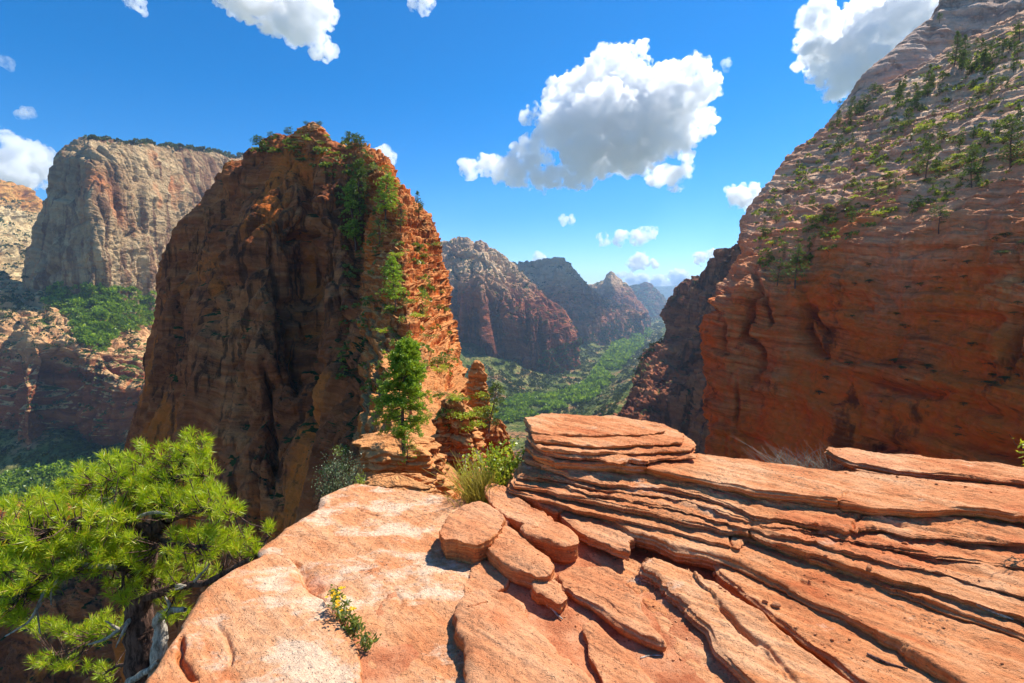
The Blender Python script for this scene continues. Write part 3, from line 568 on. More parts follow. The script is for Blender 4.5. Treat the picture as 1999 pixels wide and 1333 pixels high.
L([(1032,850),(1028,872),(1045,886),(1085,898),(1140,903),(1200,905),(1262,912),(1330,925),(1400,938),(1480,956),(1560,966),(1635,975),(1700,985),(1790,992),(1870,989),(1999,1003),(2300,1040),(3000,1150),(3000,980),(2300,960),(1999,950),(1700,925),(1500,900),(1358,886),(1250,850),(1100,835)], 0.345, 0.095, 'longest and highest flat bench, running from the rock stack to the right edge', n=1300, rings=50, wig=.016, notch=.012, a1=.014, under=.06,
  cracks=[([(1262,880),(1264,935)],.004,.06,1),([(1655,955),(1640,968),(1640,990)],.005,.06,1),([(1700,960),(1820,975),(1900,978)],.004,.006)])
L([(1020,880),(1022,900),(1060,913),(1110,925),(1160,938),(1230,945),(1300,950),(1370,962),(1440,985),(1475,1003),(1540,1012),(1600,1024),(1662,1034),(1720,1028),(1780,1044),(1860,1046),(1930,1052),(2020,1062),(2500,1130),(2700,1100),(2300,1000),(1999,975),(1700,950),(1400,900),(1200,870),(1060,860)], 0.262, 0.06, 'reddish layer directly below the longest bench', a2=.006, n=1200, rings=46, wig=.02, notch=.014, lam=.01, under=.04,
  cracks=[([(1690,1003),(1672,1015),(1663,1036)],.006,.05,1),([(1720,1012),(1840,1028),(1920,1022),(2000,1030)],.005,.012),([(1400,958),(1500,985),(1560,992)],.005,.014)], steps=[([(1395,955),(1450,962),(1500,985),(1560,990),(1620,1000)],-.014,.006)])
L([(1015,900),(1016,925),(1060,930),(1120,940),(1180,955),(1260,963),(1340,975),(1420,1000),(1500,1025),(1580,1037),(1680,1056),(1780,1075),(1900,1092),(2020,1110),(2600,1230),(2700,1150),(2200,1040),(1900,1010),(1500,960),(1200,900)], 0.225, 0.03, 'thin crumbly layer under the reddish one', a2=.007, n=1100, rings=34, wig=.022, notch=.012, lam=.007, rnd=.008, under=.03)
L([(1015,905),(1014,930),(1080,940),(1150,962),(1230,975),(1320,990),(1420,1020),(1520,1045),(1640,1072),(1760,1100),(1880,1128),(2020,1165),(2600,1340),(2700,1200),(2200,1090),(1900,1040),(1500,990),(1200,920)], 0.205, 0.028, 'splintered thin layer, second below the reddish one', a2=.007, n=1100, rings=34, wig=.026, notch=.012, lam=.007, rnd=.008, under=.03)
L([(1005,915),(1004,945),(1070,952),(1100,962),(1160,975),(1240,992),(1330,1012),(1400,1028),(1463,1040),(1520,1062),(1620,1088),(1720,1115),(1830,1150),(1920,1178),(2020,1208),(2500,1400),(2700,1300),(2200,1120),(1900,1060),(1500,1000),(1200,930)], 0.180, 0.05, 'narrow pointed layer with a dark joint across it', n=1200, rings=34, wig=.018, notch=.012, lam=.014,
  cracks=[([(1470,1015),(1463,1030),(1466,1050)],.005,.06,1)])
L([(996,935),(994,955),(1040,968),(1090,978),(1130,992),(1200,1005),(1300,1030),(1380,1050),(1440,1070),(1452,1042),(1500,1062),(1600,1100),(1700,1130),(1820,1175),(1920,1212),(2020,1250),(2500,1480),(2700,1380),(2200,1160),(1900,1080),(1500,1005),(1200,945)], 0.135, 0.06, 'long layer broken by a joint, above the weed growing in the crack', n=1200, rings=34, wig=.018, notch=.010, lam=.016,
  cracks=[([(1430,1020),(1426,1040),(1430,1075)],.006,.07,1)])
L([(1100,942),(1128,966),(1142,985),(1180,1008),(1230,1035),(1275,1052),(1320,1072),(1380,1082),(1430,1098),(1500,1130),(1580,1170),(1640,1195),(1720,1240),(1800,1290),(1900,1350),(2100,1500),(2600,1900),(2700,1600),(2200,1290),(2000,1235),(1850,1180),(1700,1125),(1560,1085),(1450,1050),(1380,1030),(1250,985),(1180,962)], 0.085, 0.11, 'broad smooth-topped layer running from the stack to the bottom right corner', lift=.02, n=1300, rings=50, wig=.016, notch=.010, a1=.014, rnd=.03, under=.05,
  cracks=[([(1560,1128),(1585,1136)],.018,.022),([(1450,1115),(1560,1160),(1700,1225),(1850,1300)],.005,.008)])
L([(1398,1102),(1420,1096),(1470,1110),(1540,1140),(1600,1165),(1680,1205),(1760,1245),(1850,1300),(1960,1370),(2300,1600),(2100,1700),(1800,1420),(1700,1350),(1620,1285),(1560,1240),(1500,1195),(1440,1150),(1404,1120)], 0.035, 0.09, 'tapering layer starting at a blunt tip above two loose pebbles', lift=.02, n=900, rings=40, wig=.014, notch=.010, rnd=.025)
L([(1258,1085),(1300,1090),(1345,1105),(1362,1118),(1420,1150),(1500,1210),(1560,1258),(1640,1310),(1720,1370),(2000,1600),(1900,1800),(1620,1500),(1520,1380),(1450,1310),(1405,1262),(1380,1215),(1340,1180),(1300,1140),(1262,1108)], 0.04, 0.12, 'big pointed slab with a jagged tip in the lower middle of the layers', lift=.03, n=1000, rings=48, wig=.022, notch=.012, a1=.016, rnd=.03, under=.06,
  cracks=[([(1395,1160),(1440,1215),(1500,1262),(1560,1330),(1620,1400)],.012,.022)], steps=[([(1640,1420),(1560,1330),(1500,1266),(1440,1216),(1395,1162)],.02,.008)])
L([(1335,1190),(1370,1215),(1400,1262),(1450,1310),(1520,1380),(1600,1480),(1500,1500),(1420,1400),(1370,1320),(1355,1290),(1350,1240)], -0.06, 0.09, 'shadowed ledge tucked under the big pointed slab', n=500, rings=30, rnd=.03)
L([(1385,1285),(1400,1282),(1440,1320),(1500,1380),(1540,1480),(1450,1500),(1400,1400),(1382,1310)], -0.10, 0.09, 'lowest shadowed ledge at the bottom edge', n=500, rings=30, rnd=.03)
L([(1086,1018),(1110,1030),(1150,1048),(1200,1070),(1260,1100),(1330,1150),(1360,1200),(1400,1290),(1500,1420),(1450,1440),(1360,1330),(1290,1230),(1230,1150),(1180,1105),(1130,1075),(1090,1045)], -0.03, 0.09, 'low curving ledge in shade between the leaf-shaped slab and the pointed slab', n=800, rings=30, rnd=.03, wig=.02)
B = dict(group=None, n=460, rings=50, mat=M_block, lam=.04, notch=.007, lift=.015, a1=.015)
def Bk(px, z, th, label, name='boulder', **k):
    kk = dict(B); kk.update(k); kk['rnd'] *= .62; kk['wig'] = kk.get('wig', .012) * 1.2; return slab(name, px, z, th, label=label, cat='slab' if name == 'rock_slab' else 'boulder', **kk)
L([(1088,968),(1104,964),(1140,978),(1180,1005),(1225,1035),(1240,1052),(1228,1058),(1232,1082),(1190,1068),(1130,1040),(1095,1010)], 0.06, 0.075, 'short wedge-shaped slab with a thin sliver on top beside the stack', n=500, rings=34, rnd=.02, wig=.012, mat=M_block, group=None, steps=[([(1235,1060),(1190,1035),(1140,1018)],-.014,.006)])
Bk([(1000,925),(996,958),(1040,980),(1090,1000),(1110,985),(1090,960),(1050,940)], 0.07, 0.13, 'rounded grey-brown block at the foot of the rock stack', 'boulder', rnd=.04)
Bk([(948,948),(958,944),(985,950),(1020,975),(1060,1002),(1078,1012),(1075,1026),(1040,1034),(1010,1022),(985,1008),(955,975)], 0.08, 0.07, 'wedge slab pointing left toward the green bush', 'rock_slab', rnd=.02, wig=.014)
Bk([(858,1038),(866,1020),(900,995),(935,985),(975,1000),(985,1030),(960,1060),(935,1068),(890,1062),(862,1052)], 0.07, 0.13, 'rounded blocky boulder throwing its shadow on the ledge', 'boulder', rnd=.03, dome=.0, wig=.012, lift=.05, a1=.02)
Bk([(945,1010),(960,985),(1000,990),(1010,1010),(985,1030),(950,1034)], 0.05, 0.13, 'small dark block wedged behind the blocky boulder', 'boulder', rnd=.04)
Bk([(944,1048),(955,1032),(978,1022),(1015,1040),(1040,1062),(1062,1082),(1085,1108),(1078,1128),(1050,1130),(1015,1118),(975,1098),(948,1070)], 0.06, 0.10, 'smooth oval slab leaning in the middle of the boulders', 'rock_slab', rnd=.04, dome=.015, wig=.008, cracks=[([(972,1050),(1010,1058),(1050,1060)],.003,.006)])
Bk([(1022,1034),(1035,1020),(1075,1020),(1120,1045),(1130,1062),(1085,1068),(1050,1056),(1024,1048)], 0.05, 0.12, 'pale cube-like block with a broken lit corner', 'boulder', rnd=.02, wig=.016, lift=.05, a1=.02)
Bk([(1044,1140),(1052,1132),(1085,1136),(1100,1150),(1104,1168),(1095,1178),(1062,1160),(1046,1150)], 0.02, 0.06, 'little loose block between the oval and the leaf-shaped slabs', 'boulder', rnd=.02, n=300, rings=24)
Bk([(1094,1122),(1120,1108),(1165,1104),(1190,1112),(1230,1145),(1252,1170),(1258,1190),(1280,1225),(1296,1252),(1270,1248),(1220,1222),(1170,1190),(1120,1160),(1098,1142)], 0.01, 0.09, 'leaf-shaped slab with a sharp point at its lower right', 'rock_slab', rnd=.028, wig=.010, n=600, under=.04, cracks=[([(1100,1140),(1150,1150),(1220,1200)],.003,.005)])
Bk([(888,1205),(900,1165),(935,1142),(980,1150),(1018,1170),(1035,1200),(1060,1235),(1090,1270),(1140,1310),(1180,1360),(1220,1450),(1000,1600),(905,1450),(912,1333),(910,1280),(895,1240)], 0.04, 0.16, 'largest smooth slab at the bottom centre overlapping the ledge', 'rock_slab', rnd=.06, wig=.010, dome=.01, n=700, rings=80, a1=.02, cracks=[([(910,1186),(935,1180),(952,1172)],.006,.012)])
Bk([(912,1130),(935,1095),(975,1100),(1000,1125),(985,1150),(940,1155),(905,1165)], -0.03, 0.12, 'low flat block half under the oval slab', 'rock_slab', rnd=.03)
Bk([(1138,1215),(1150,1210),(1200,1250),(1240,1290),(1280,1335),(1330,1420),(1250,1500),(1200,1400),(1165,1320),(1145,1260)], -0.02, 0.09, 'narrow slab at the bottom beside the sandy hollow', 'rock_slab', rnd=.03, wig=.01)
Bk([(1620,878),(1650,875),(1720,884),(1800,892),(1900,902),(2010,914),(2300,940),(2300,1000),(2010,945),(1900,932),(1800,922),(1740,916),(1690,908),(1660,903),(1640,893)], 0.34, 0.06, 'long thin orange slab lying behind the bench at the right edge', 'rock_slab', rnd=.015, n=800, rings=30, wig=.02, notch=.012, lam=.014, mat=M_slab, under=.05)
Bk([(1672,905),(1690,903),(1740,912),(1830,925),(2010,950),(2300,990),(2300,1010),(2000,965),(1820,938),(1700,925),(1674,918)], 0.30, 0.06, 'lower red lip under the long thin slab at the right edge', 'rock_slab', rnd=.01, n=600, rings=20, wig=.012, notch=.012, mat=M_slab)

# sandy rock body below all of these
gx_, gy_ = np.linspace(-1.6, 9.0, 620), np.linspace(0.2, 7.5, 460)
Y2, X2 = np.meshgrid(gy_, gx_, indexing='ij')
p2_ = np.stack([X2, Y2, 0 * X2], -1)
outl = np.array([G(a, b, 0.0)[:2] for a, b in [(700,965),(900,985),(960,960)]])
back = np.interp(X2, [-2, -.6, 0, 1.2, 1.5, 2.35, 2.6, 3.7, 9], [3.6, 3.8, 3.9, 3.9, 3.5, 3.45, 3.75, 3.3, 2.4]) + 0.06 * fbm(p2_ * 1.8, 3)
left = -0.55 + 0.0 * Y2
ins = np.minimum(back - Y2, X2 - (-1.15 + 0.22 * (Y2 - 1.5)))
Z2 = -0.035 + 0.03 * fbm(p2_ * 1.6, 4) + 0.008 * fbm(p2_ * 11, 4)
Z2 += 0.33 * sstep(0.3, 2.6, X2 - 0.9 + 0.5 * (Y2 - 2.6)) * sstep(2.2, 3.6, Y2 + 0.35 * X2)
Z2 = np.minimum(Z2, 0.26)
Z2 -= np.clip(0.25 - ins, 0, 9) * 4.5 * (1 + 0.2 * fbm(p2_ * 3, 3))
tag(mk('ground', np.stack([X2, Y2, Z2], -1), gridfaces(460, 620)[:, ::-1], M_sand), 'red sand and bedrock between the sandstone slabs', kind='structure')
# ------------------------------------------------------------------ layered knobs of rock on the ridge
M_knob = rock('ridge_sandstone', srgb(208, 122, 72), srgb(150, 82, 52), srgb(230, 162, 108), 0.16, 2.6, lit_top=srgb(236, 172, 124), varnish=srgb(84, 56, 46), vf=0.55, vw=.4, patchcol=srgb(228, 128, 62), pf=.55, bump=.8)
def knob(name, cx, y0, y1, Y, w0, w1, lam, label, dr=0.8, lean=0, topr=0.3, nt=150, nz=130, kind=None, rug=1.0):
    T0 = P(cx, y0, Y); B0 = P(cx + lean, y1, Y); k = Y / FPX; sd = cx * .37
    th = np.linspace(0, 2 * math.pi, nt, endpoint=False); s = np.linspace(0, 1, nz)
    S_, TH = np.meshgrid(s, th, indexing='ij'); z = B0[2] + (T0[2] - B0[2]) * S_
    prof = (w1 + (w0 - w1) * S_) * k
    cap = np.clip((1 - S_) / topr, 0, 1); prof = prof * np.sqrt(1 - (1 - cap) ** 2.4 + 1e-6)
    ux, uy = np.cos(TH), np.sin(TH); sq = (np.abs(ux) ** 4 + np.abs(uy) ** 4) ** -0.25
    q = np.stack([ux * prof[:1].mean(), uy * prof[:1].mean(), z], -1) + sd; w = prof[:1].mean()
    led = np.tanh(4 * noise(np.stack([ux * .7 + sd, uy * .7, z / lam], -1))) + .5 * np.tanh(4 * noise(np.stack([ux * 1.6 + sd, uy * 1.6, z / lam * 2.7], -1)))
    r = prof * sq * (1 + 0.26 * rug * fbm(q / w * 1.1, 3)) + rug * w * (0.13 * led + 0.12 * np.tanh(4 * noise(q / w * [2.2, 2.2, .9] + 3)) + 0.07 * fbm(q / w * 5, 4, .6)) * (0.25 + 0.75 * cap)
    V = np.stack([T0[0] * S_ + B0[0] * (1 - S_) + ux * r, Y + uy * r * dr, z + 0.04 * w * fbm(q / w * 2 + 7, 3)], -1)
    o = mk(name, V, gridfaces(nz, nt, True)[:, ::-1], M_knob)
    return tag(o, label, None if kind else 'rock', None, kind)
knob('rock_outcrop', 770, 852, 1040, 12, 66, 92, .20, 'flat-topped layered outcrop just beyond the far end of the ledge', topr=.06, lean=14, nt=240, nz=200)
knob('rock_outcrop', 775, 926, 1060, 8.6, 70, 100, .09, 'low flaky red steps in front of the flat-topped outcrop', topr=.25, nt=240, nz=150, dr=.5)
knob('rock_outcrop', 884, 772, 1100, 21, 30, 62, .42, 'tall tilted knob of thin layers right of the big pine on the ridge', topr=.18, lean=26, nt=220, nz=280)
knob('hoodoo', 931, 703, 850, 34, 15, 21, .34, 'small standing pinnacle of stacked rock with a rounded point', topr=.3, lean=4)
knob('rock_outcrop', 972, 818, 1060, 24, 18, 52, .5, 'dark orange knob under the juniper at the edge of the drop', topr=.3, lean=-14)
knob('rock_outcrop', 838, 880, 1100, 15, 28, 44, .3, 'small orange knob between the flat-topped outcrop and the tall tilted one', topr=.2)
knob('summit_rock', 611, 238, 300, 203, 13, 40, 2.2, 'small pointed summit block on top of the fin', topr=.5)

# ------------------------------------------------------------------ plants: materials
def leafmat(name, a, b, trans=0.45, c=None, clump=None):
    m = MT(name); pos = m.geo.outputs['Position']; oi = m.n('ObjectInfo')
    r = m.geo.outputs['Random Per Island']
    col = m.mix(r, a, b)
    if c: col = m.mix(m.ramp(m.geo.outputs['Random Per Island'], [(0.93, 0.0), (0.95, 1.0)]), col, c)
    col = m.mix(0.35, col, m.mix(oi.outputs['Random'], (.7, .75, .6), (1.3, 1.25, 1.2)), 'MULTIPLY')
    if clump: col = m.mix(1.0, col, m.ramp(m.noise(pos, 1 / clump, 3, .7), [(0.35, (.45, .5, .5)), (0.52, (.9, .92, .9)), (0.66, (1.5, 1.4, 1.0))]), 'MULTIPLY')
    d = m.n('BsdfDiffuse'); m.put(d.inputs[0], col); t = m.n('BsdfTranslucent'); m.put(t.inputs[0], m.mix(0.5, col, (1.2, 1.25, .55), 'MULTIPLY'))
    g = m.n('BsdfGlossy'); g.inputs['Roughness'].default_value = .45; g.inputs[0].default_value = (.9, .95, .9, 1)
    mx = m.n('MixShader'); mx.inputs[0].default_value = trans; m.t.links.new(d.outputs[0], mx.inputs[1]); m.t.links.new(t.outputs[0], mx.inputs[2])
    m2 = m.n('MixShader'); m2.inputs[0].default_value = .04; m.t.links.new(mx.outputs[0], m2.inputs[1]); m.t.links.new(g.outputs[0], m2.inputs[2])
    m.t.links.new(m2.outputs[0], m.out.inputs[0]); return m.m
M_needle = leafmat('bright_pine_needles', srgb(210, 214, 36), srgb(142, 172, 24), .45, srgb(214, 176, 60))
M_pine = leafmat('pine_foliage', srgb(122, 140, 46), srgb(70, 92, 32), .35)
M_pine2 = leafmat('sunlit_pine_foliage', srgb(176, 194, 52), srgb(112, 144, 38), .45)  # lighter copy of the pine foliage, sunlight put into its colour
M_shrub = leafmat('shrub_leaves', srgb(150, 158, 62), srgb(92, 106, 42), .35)
M_lime = leafmat('lime_leaves', srgb(206, 206, 60), srgb(146, 166, 40), .45)
M_sage = leafmat('grey_green_leaves', srgb(138, 146, 104), srgb(92, 104, 68), .3)
M_wood = leafmat('cottonwood_foliage', srgb(156, 178, 50), srgb(88, 122, 32), .4, clump=22.0)
M_brush = leafmat('dark_brush', srgb(104, 110, 50), srgb(60, 72, 32), .25, clump=30.0)
M_straw = leafmat('straw_grass', srgb(236, 216, 110), srgb(196, 178, 60), .45)
M_grey = leafmat('dead_grass', srgb(190, 176, 156), srgb(130, 112, 96), .2)
M_flower = leafmat('yellow_petals', srgb(250, 214, 20), srgb(236, 186, 10), .3)
def barkmat(name, a, b, s=30):
    m = MT(name); pos = m.geo.outputs['Position']; n_ = m.noise(m.scale(pos, s, s, s * .25), 1.0, 6, .7)
    return m.finish(m.ramp(n_, [(.4, a), (.6, b)]), .95, m.bump(n_, .02, 1.0), .1)
M_bark = barkmat('pine_bark', srgb(62, 46, 40), srgb(128, 98, 84)); M_dead = barkmat('bleached_wood', srgb(140, 128, 114), srgb(222, 208, 188), 40)
# ------------------------------------------------------------------ plants: geometry
class Buf:
    def __init__(s): s.V = []; s.F = []; s.m = []; s.n = 0
    def add(s, V, F, mi=0):
        V = np.asarray(V, float).reshape(-1, 3); F = np.asarray(F, int)
        if F.shape[1] == 3: F = np.concatenate([F, F[:, 2:3]], 1)
        s.V.append(V); s.F.append(F + s.n); s.m.append(np.full(len(F), mi)); s.n += len(V)
    def tube(s, pts, rad, k=7, mi=0, jit=0.0, rs=None):
        pts = np.asarray(pts, float); rad = np.asarray(rad, float); d = np.gradient(pts, axis=0); d /= np.linalg.norm(d, axis=1)[:, None] + 1e-9
        a = np.cross(d, [0.3, 0.2, 0.93]); a /= np.linalg.norm(a, axis=1)[:, None] + 1e-9; b = np.cross(d, a)
        th = np.linspace(0, 2 * math.pi, k, endpoint=False)
        R_ = rad[:, None] * np.ones(k) 
        if jit: R_ = R_ * (1 + jit * (rs or np.random).randn(*R_.shape))
        V = pts[:, None] + R_[..., None] * (np.cos(th)[None, :, None] * a[:, None] + np.sin(th)[None, :, None] * b[:, None])
        s.add(V, gridfaces(len(pts), k, True), mi)
    def leaves(s, C, D, L, Wd, mi=0, rs=None):     # flat four-sided leaves at C pointing along D
        n = len(C); D = D / (np.linalg.norm(D, axis=1)[:, None] + 1e-9); r = rs.randn(n, 3); B = np.cross(D, r); B /= np.linalg.norm(B, axis=1)[:, None] + 1e-9
        L = np.broadcast_to(np.asarray(L, float), (n,))[:, None]; Wd = np.broadcast_to(np.asarray(Wd, float), (n,))[:, None]
        V = np.stack([C, C + D * L * .5 + B * Wd * .5, C + D * L, C + D * L * .5 - B * Wd * .5], 1)
        s.add(V, np.arange(4 * n).reshape(n, 4), mi)
    def arrays(s):
        return np.concatenate(s.V), np.concatenate(s.F), np.concatenate(s.m)
def mkbuf(name, b, mats, parent=None):
    V, F, mi = b.arrays(); tri = F[:, 2] == F[:, 3]
    me = bpy.data.meshes.new(name); me.vertices.add(len(V)); me.vertices.foreach_set('co', V.astype(np.float32).ravel())
    cnt = np.where(tri, 3, 4); st = np.concatenate([[0], np.cumsum(cnt)[:-1]]); flat = F.ravel()[np.stack([np.ones(len(F), bool)] * 3 + [~tri], 1).ravel()]
    me.loops.add(len(flat)); me.loops.foreach_set('vertex_index', flat.astype(np.int32)); me.polygons.add(len(F)); me.polygons.foreach_set('loop_start', st.astype(np.int32))
    me.polygons.foreach_set('material_index', mi.astype(np.int32)); me.polygons.foreach_set('use_smooth', np.ones(len(F), bool))
    for m in mats: me.materials.append(m)
    me.update(calc_edges=True); o = bpy.data.objects.new(name, me); scene.collection.objects.link(o); o.parent = parent; return o
def unit(rs, n):
    d = rs.randn(n, 3); return d / np.linalg.norm(d, axis=1)[:, None]
def conifer(seed, h=1.0, w=0.22, bare=0.2, br=46, clumps=6, lv=9, cone=1.0, ls=.030, trunkb=None, crownb=None, lean=0.03, gap=.25):
    """unit-height pine; crown narrows upward (cone=1) or stays bushy (cone=0)"""
    rs = np.random.RandomState(seed); tb = trunkb or Buf(); cb = crownb or Buf()
    zz = np.linspace(-.03, .97, 9); tx = lean * np.sin(zz * 3 + seed); ty = lean * np.cos(zz * 2.3 + seed) - lean
    tp = np.stack([tx, ty, zz], 1) * h; tb.tube(tp, h * np.interp(zz, [0, 1], [.020, .003]), 7, 0)
    miss = rs.rand(7) < gap
    for i in range(br):
        t = bare + (1 - bare) * (i + rs.rand()) / br
        if miss[int(t * 7) % 7] and rs.rand() < .6: continue
        a = rs.rand() * 6.283; prof = (1 - ((t - bare) / (1 - bare)) ** 1.4) * cone + (1 - cone) * math.sqrt(max(0, 1 - (2 * (t - bare) / (1 - bare) - 1.0) ** 2 * .95))
        r = w * (prof * rs.uniform(.55, 1.15) + .07); c = np.array([np.interp(t * h, tp[:, 2], tp[:, 0]), np.interp(t * h, tp[:, 2], tp[:, 1]), t * h])
        e = c + np.array([math.cos(a) * r, math.sin(a) * r, rs.uniform(-.25, .35) * r]) * h
        m_ = (c + e) / 2 - [0, 0, .06 * r * h]; tb.tube([c, m_, e], h * np.array([.005, .0035, .001]), 4, 0)
        for j in range(clumps):
            s = .3 + .75 * (j + rs.rand()) / clumps; p = c * (1 - s) + e * s + rs.randn(3) * .018 * h
            dd = unit(rs, lv) * [1, 1, .7] + (e - c) / (r * h + 1e-6) * .6 + [0, 0, .35]
            cb.leaves(np.repeat(p[None], lv, 0) + rs.randn(lv, 3) * .008 * h, dd, h * ls * rs.uniform(.7, 1.3, lv), h * ls * .38, 1 if trunkb is None and crownb is None else 0, rs)
    return tb, cb
def merged(seed, **k):
    b = Buf(); tb, cb = conifer(seed, **k)
    for q, mi in ((tb, 0), (cb, 1)):
        V, F, _ = q.arrays(); b.V.append(V); b.F.append(F + b.n); b.m.append(np.full(len(F), mi)); b.n += len(V)
    return b
def bush(seed, n=520, lobes=7, ls=.11, flat=.7, stems=True):
    rs = np.random.RandomState(seed); b = Buf()
    for i in range(lobes):
        c = rs.randn(3) * [.28, .28, .12] + [0, 0, .42]; r = rs.uniform(.2, .36)
        if stems: b.tube([[0, 0, -.05], c * .6, c + [0, 0, r * .4]], [.02, .014, .004], 4, 0)
        d = unit(rs, n // lobes); d[:, 2] = np.abs(d[:, 2]) * .9 - .25; p = c + d * r * rs.uniform(.5, 1.05, (len(d), 1))
        b.leaves(p, d * .7 + unit(rs, len(d)) * .6 + [0, 0, .4], ls * rs.uniform(.6, 1.3, len(d)), ls * .5, 1, rs)
    b.V = [v * [1, 1, flat] for v in b.V]; return b
bpy.context.view_layer.update(); DG = bpy.context.evaluated_depsgraph_get()
def hit(px, py):
    d = Vector(ray(px, py)).normalized(); ok, loc, nr, idx, ob, _ = scene.ray_cast(DG, Vector(CAM), d, distance=60000)
    return (loc, nr, ob) if ok else None
def inpoly(x, y, pl):
    r = False; j = len(pl) - 1
    for i in range(len(pl)):
        if (pl[i][1] > y) != (pl[j][1] > y) and x < (pl[j][0] - pl[i][0]) * (y - pl[i][1]) / (pl[j][1] - pl[i][1]) + pl[i][0]: r = not r
        j = i
    return r
def sample(poly, n, rs, dmin=0, dmax=1e9, tries=14, nz=-1):
    xs = [p[0] for p in poly]; ys = [p[1] for p in poly]; out = []
    for _ in range(n * tries):
        if len(out) >= n: break
        x, y = rs.uniform(min(xs), max(xs)), rs.uniform(min(ys), max(ys))
        if not inpoly(x, y, poly): continue
        h = hit(x, y)
        if h and dmin < h[0].y < dmax and h[1].z > nz: out.append((x, y, h[0], h[1]))
    return out
protoP = [merged(100 + i, w=[.22, .33, .42, .28][i], cone=[.9, .5, .2, .6][i], bare=[.1, .2, .25, .12][i], ls=.042, lv=10, gap=.3) for i in range(4)]
protoPm = []
for i, b in enumerate(protoP):
    o = mkbuf('pine_tree', b, [M_bark, M_pine]); protoPm.append(o.data); bpy.data.objects.remove(o)
protoB = []
for i in range(4):
    o = mkbuf('shrub', bush(200 + i), [M_bark, [M_shrub, M_brush, M_lime, M_shrub][i]]); protoB.append(o.data); bpy.data.objects.remove(o)
def inst(me, name, loc, h, rz, label, cat, group, sxy=1.0, sink=.02):
    o = bpy.data.objects.new(name, me); scene.collection.objects.link(o); o.location = (loc[0], loc[1], loc[2] - sink * h)
    o.scale = (h * sxy, h * sxy, h); o.rotation_euler = (0, 0, rz); return tag(o, label, cat, group)
rs = np.random.RandomState(5)
def where(x, y):
    if y < 150 + (1999 - x) * .5: a = 'close under the skyline of the right-hand wall'
    elif y < 300 + (1999 - x) * .25: a = 'on the bare pale ledges of the right-hand wall'
    else: a = 'on the reddish ledges halfway down the right-hand wall'
    return a + (', toward its far end' if x < 1620 else ', toward the right edge' if x > 1830 else ', in its middle part')
# pines scattered on the right wall
WP = [(1470,420),(1560,300),(1650,225),(1740,165),(1860,110),(1999,50),(1999,330),(1850,400),(1720,440),(1640,480),(1570,530),(1480,520)]
for x, y, l, n_ in sample(WP, 110, rs, 60, 400):
    h = rs.uniform(1.8, 4.6) * (1.6 if rs.rand() < .12 else 1)
    inst(protoPm[rs.randint(4)], 'pine_tree', l, h, rs.rand() * 6, ('tall ' if h > 4.4 else 'small ' if h < 2.8 else '') + 'pine ' + where(x, y), 'tree', 'pines scattered over the right-hand wall', 1.1)
for x, y, l, n_ in sample([(1600,262),(1700,185),(1800,150),(1870,120),(1999,70),(1999,110),(1880,160),(1780,220),(1700,260),(1640,300)], 45, rs, 60, 400):
    h = rs.uniform(3.5, 7)
    inst(protoPm[rs.randint(4)], 'pine_tree', l, h, rs.rand() * 6, ('taller ' if h > 5.2 else 'shorter ') + 'pine at the foot of the pale dome, ' + ('at the lower left end' if x < 1700 else 'near the pair of tall pines' if x > 1820 else 'in the middle of the band'), 'tree', 'pines along the foot of the dome', 1.1)
for x, y, l, n_ in sample([(p[0], p[1] + 8) for p in WP], 110, rs, 60, 400):
    inst(protoB[rs.randint(4)], 'shrub', l, rs.uniform(1.2, 3.2), rs.rand() * 6, 'low bush ' + where(x, y), 'bush', 'bushes on the right-hand wall', 1.2)
for x, y, l, n_ in sample([(1590,540),(1999,440),(1999,840),(1800,880),(1560,800),(1640,640)], 48, rs, 60, 400):
    inst(protoB[1], 'shrub', l, rs.uniform(.8, 2.0), rs.rand() * 6, 'small dark bush clinging to the lower face of the right-hand wall', 'bush', 'dark bushes on the lower face of the right-hand wall', 1.3)
def pine(px, py, hpx, label, wpx=None, cone=.8, seed=1, mat=None, bare=.15, br=60, name='pine_tree', dz=0, Y=None, ls=.030, lv=9, clumps=6, lean=.03, gap=.2, group=None):
    q = hit(px, py); loc = P(px, py, Y) if Y else (np.array(q[0]) if q else P(px, py, 150)); h = hpx * loc[1] / FPX; w = (wpx or hpx * .4) / hpx / 2
    r = empty(name, loc - [0, 0, .01 * h]); tag(r, label, 'tree', group)
    tb, cb = conifer(seed, h=h, w=w, cone=cone, bare=bare, br=br, ls=ls, lv=lv, clumps=clumps, trunkb=Buf(), crownb=Buf(), lean=lean, gap=gap)
    mkbuf('trunk', tb, [M_bark], r); mkbuf('crown', cb, [mat or M_pine], r); return r
pine(1553, 560, 82, 'tallest pine on the ledge above the cracked orange face', 46, .9, 11)
pine(1518, 556, 50, 'bushy pine left of the tallest one on the ledge above the cracked orange face', 44, .4, 12)
pine(1862, 128, 58, 'tall dark pine against the pale dome, left one of a pair', 24, 1, 13)
pine(1879, 125, 50, 'slightly shorter pine of the pair against the pale dome', 24, 1, 14)
pine(1833, 45, 18, 'lone pine on the skyline edge of the pale dome', 10, .5, 15, bare=.4)
pine(1968, 330, 92, 'large leafy pine near the right edge of the picture, halfway up the wall', 60, .3, 16, br=80)
pine(1832, 455, 52, 'wide low pine standing alone in the middle of the striped wall', 52, .2, 17, bare=.35)
pine(1808, 345, 64, 'spreading pine below the bright bare ledges of the right-hand wall', 44, .4, 18)
pine(1638, 226, 26, 'pine leaning on the skyline where the dome meets the wall', 20, .4, 19, bare=.3)
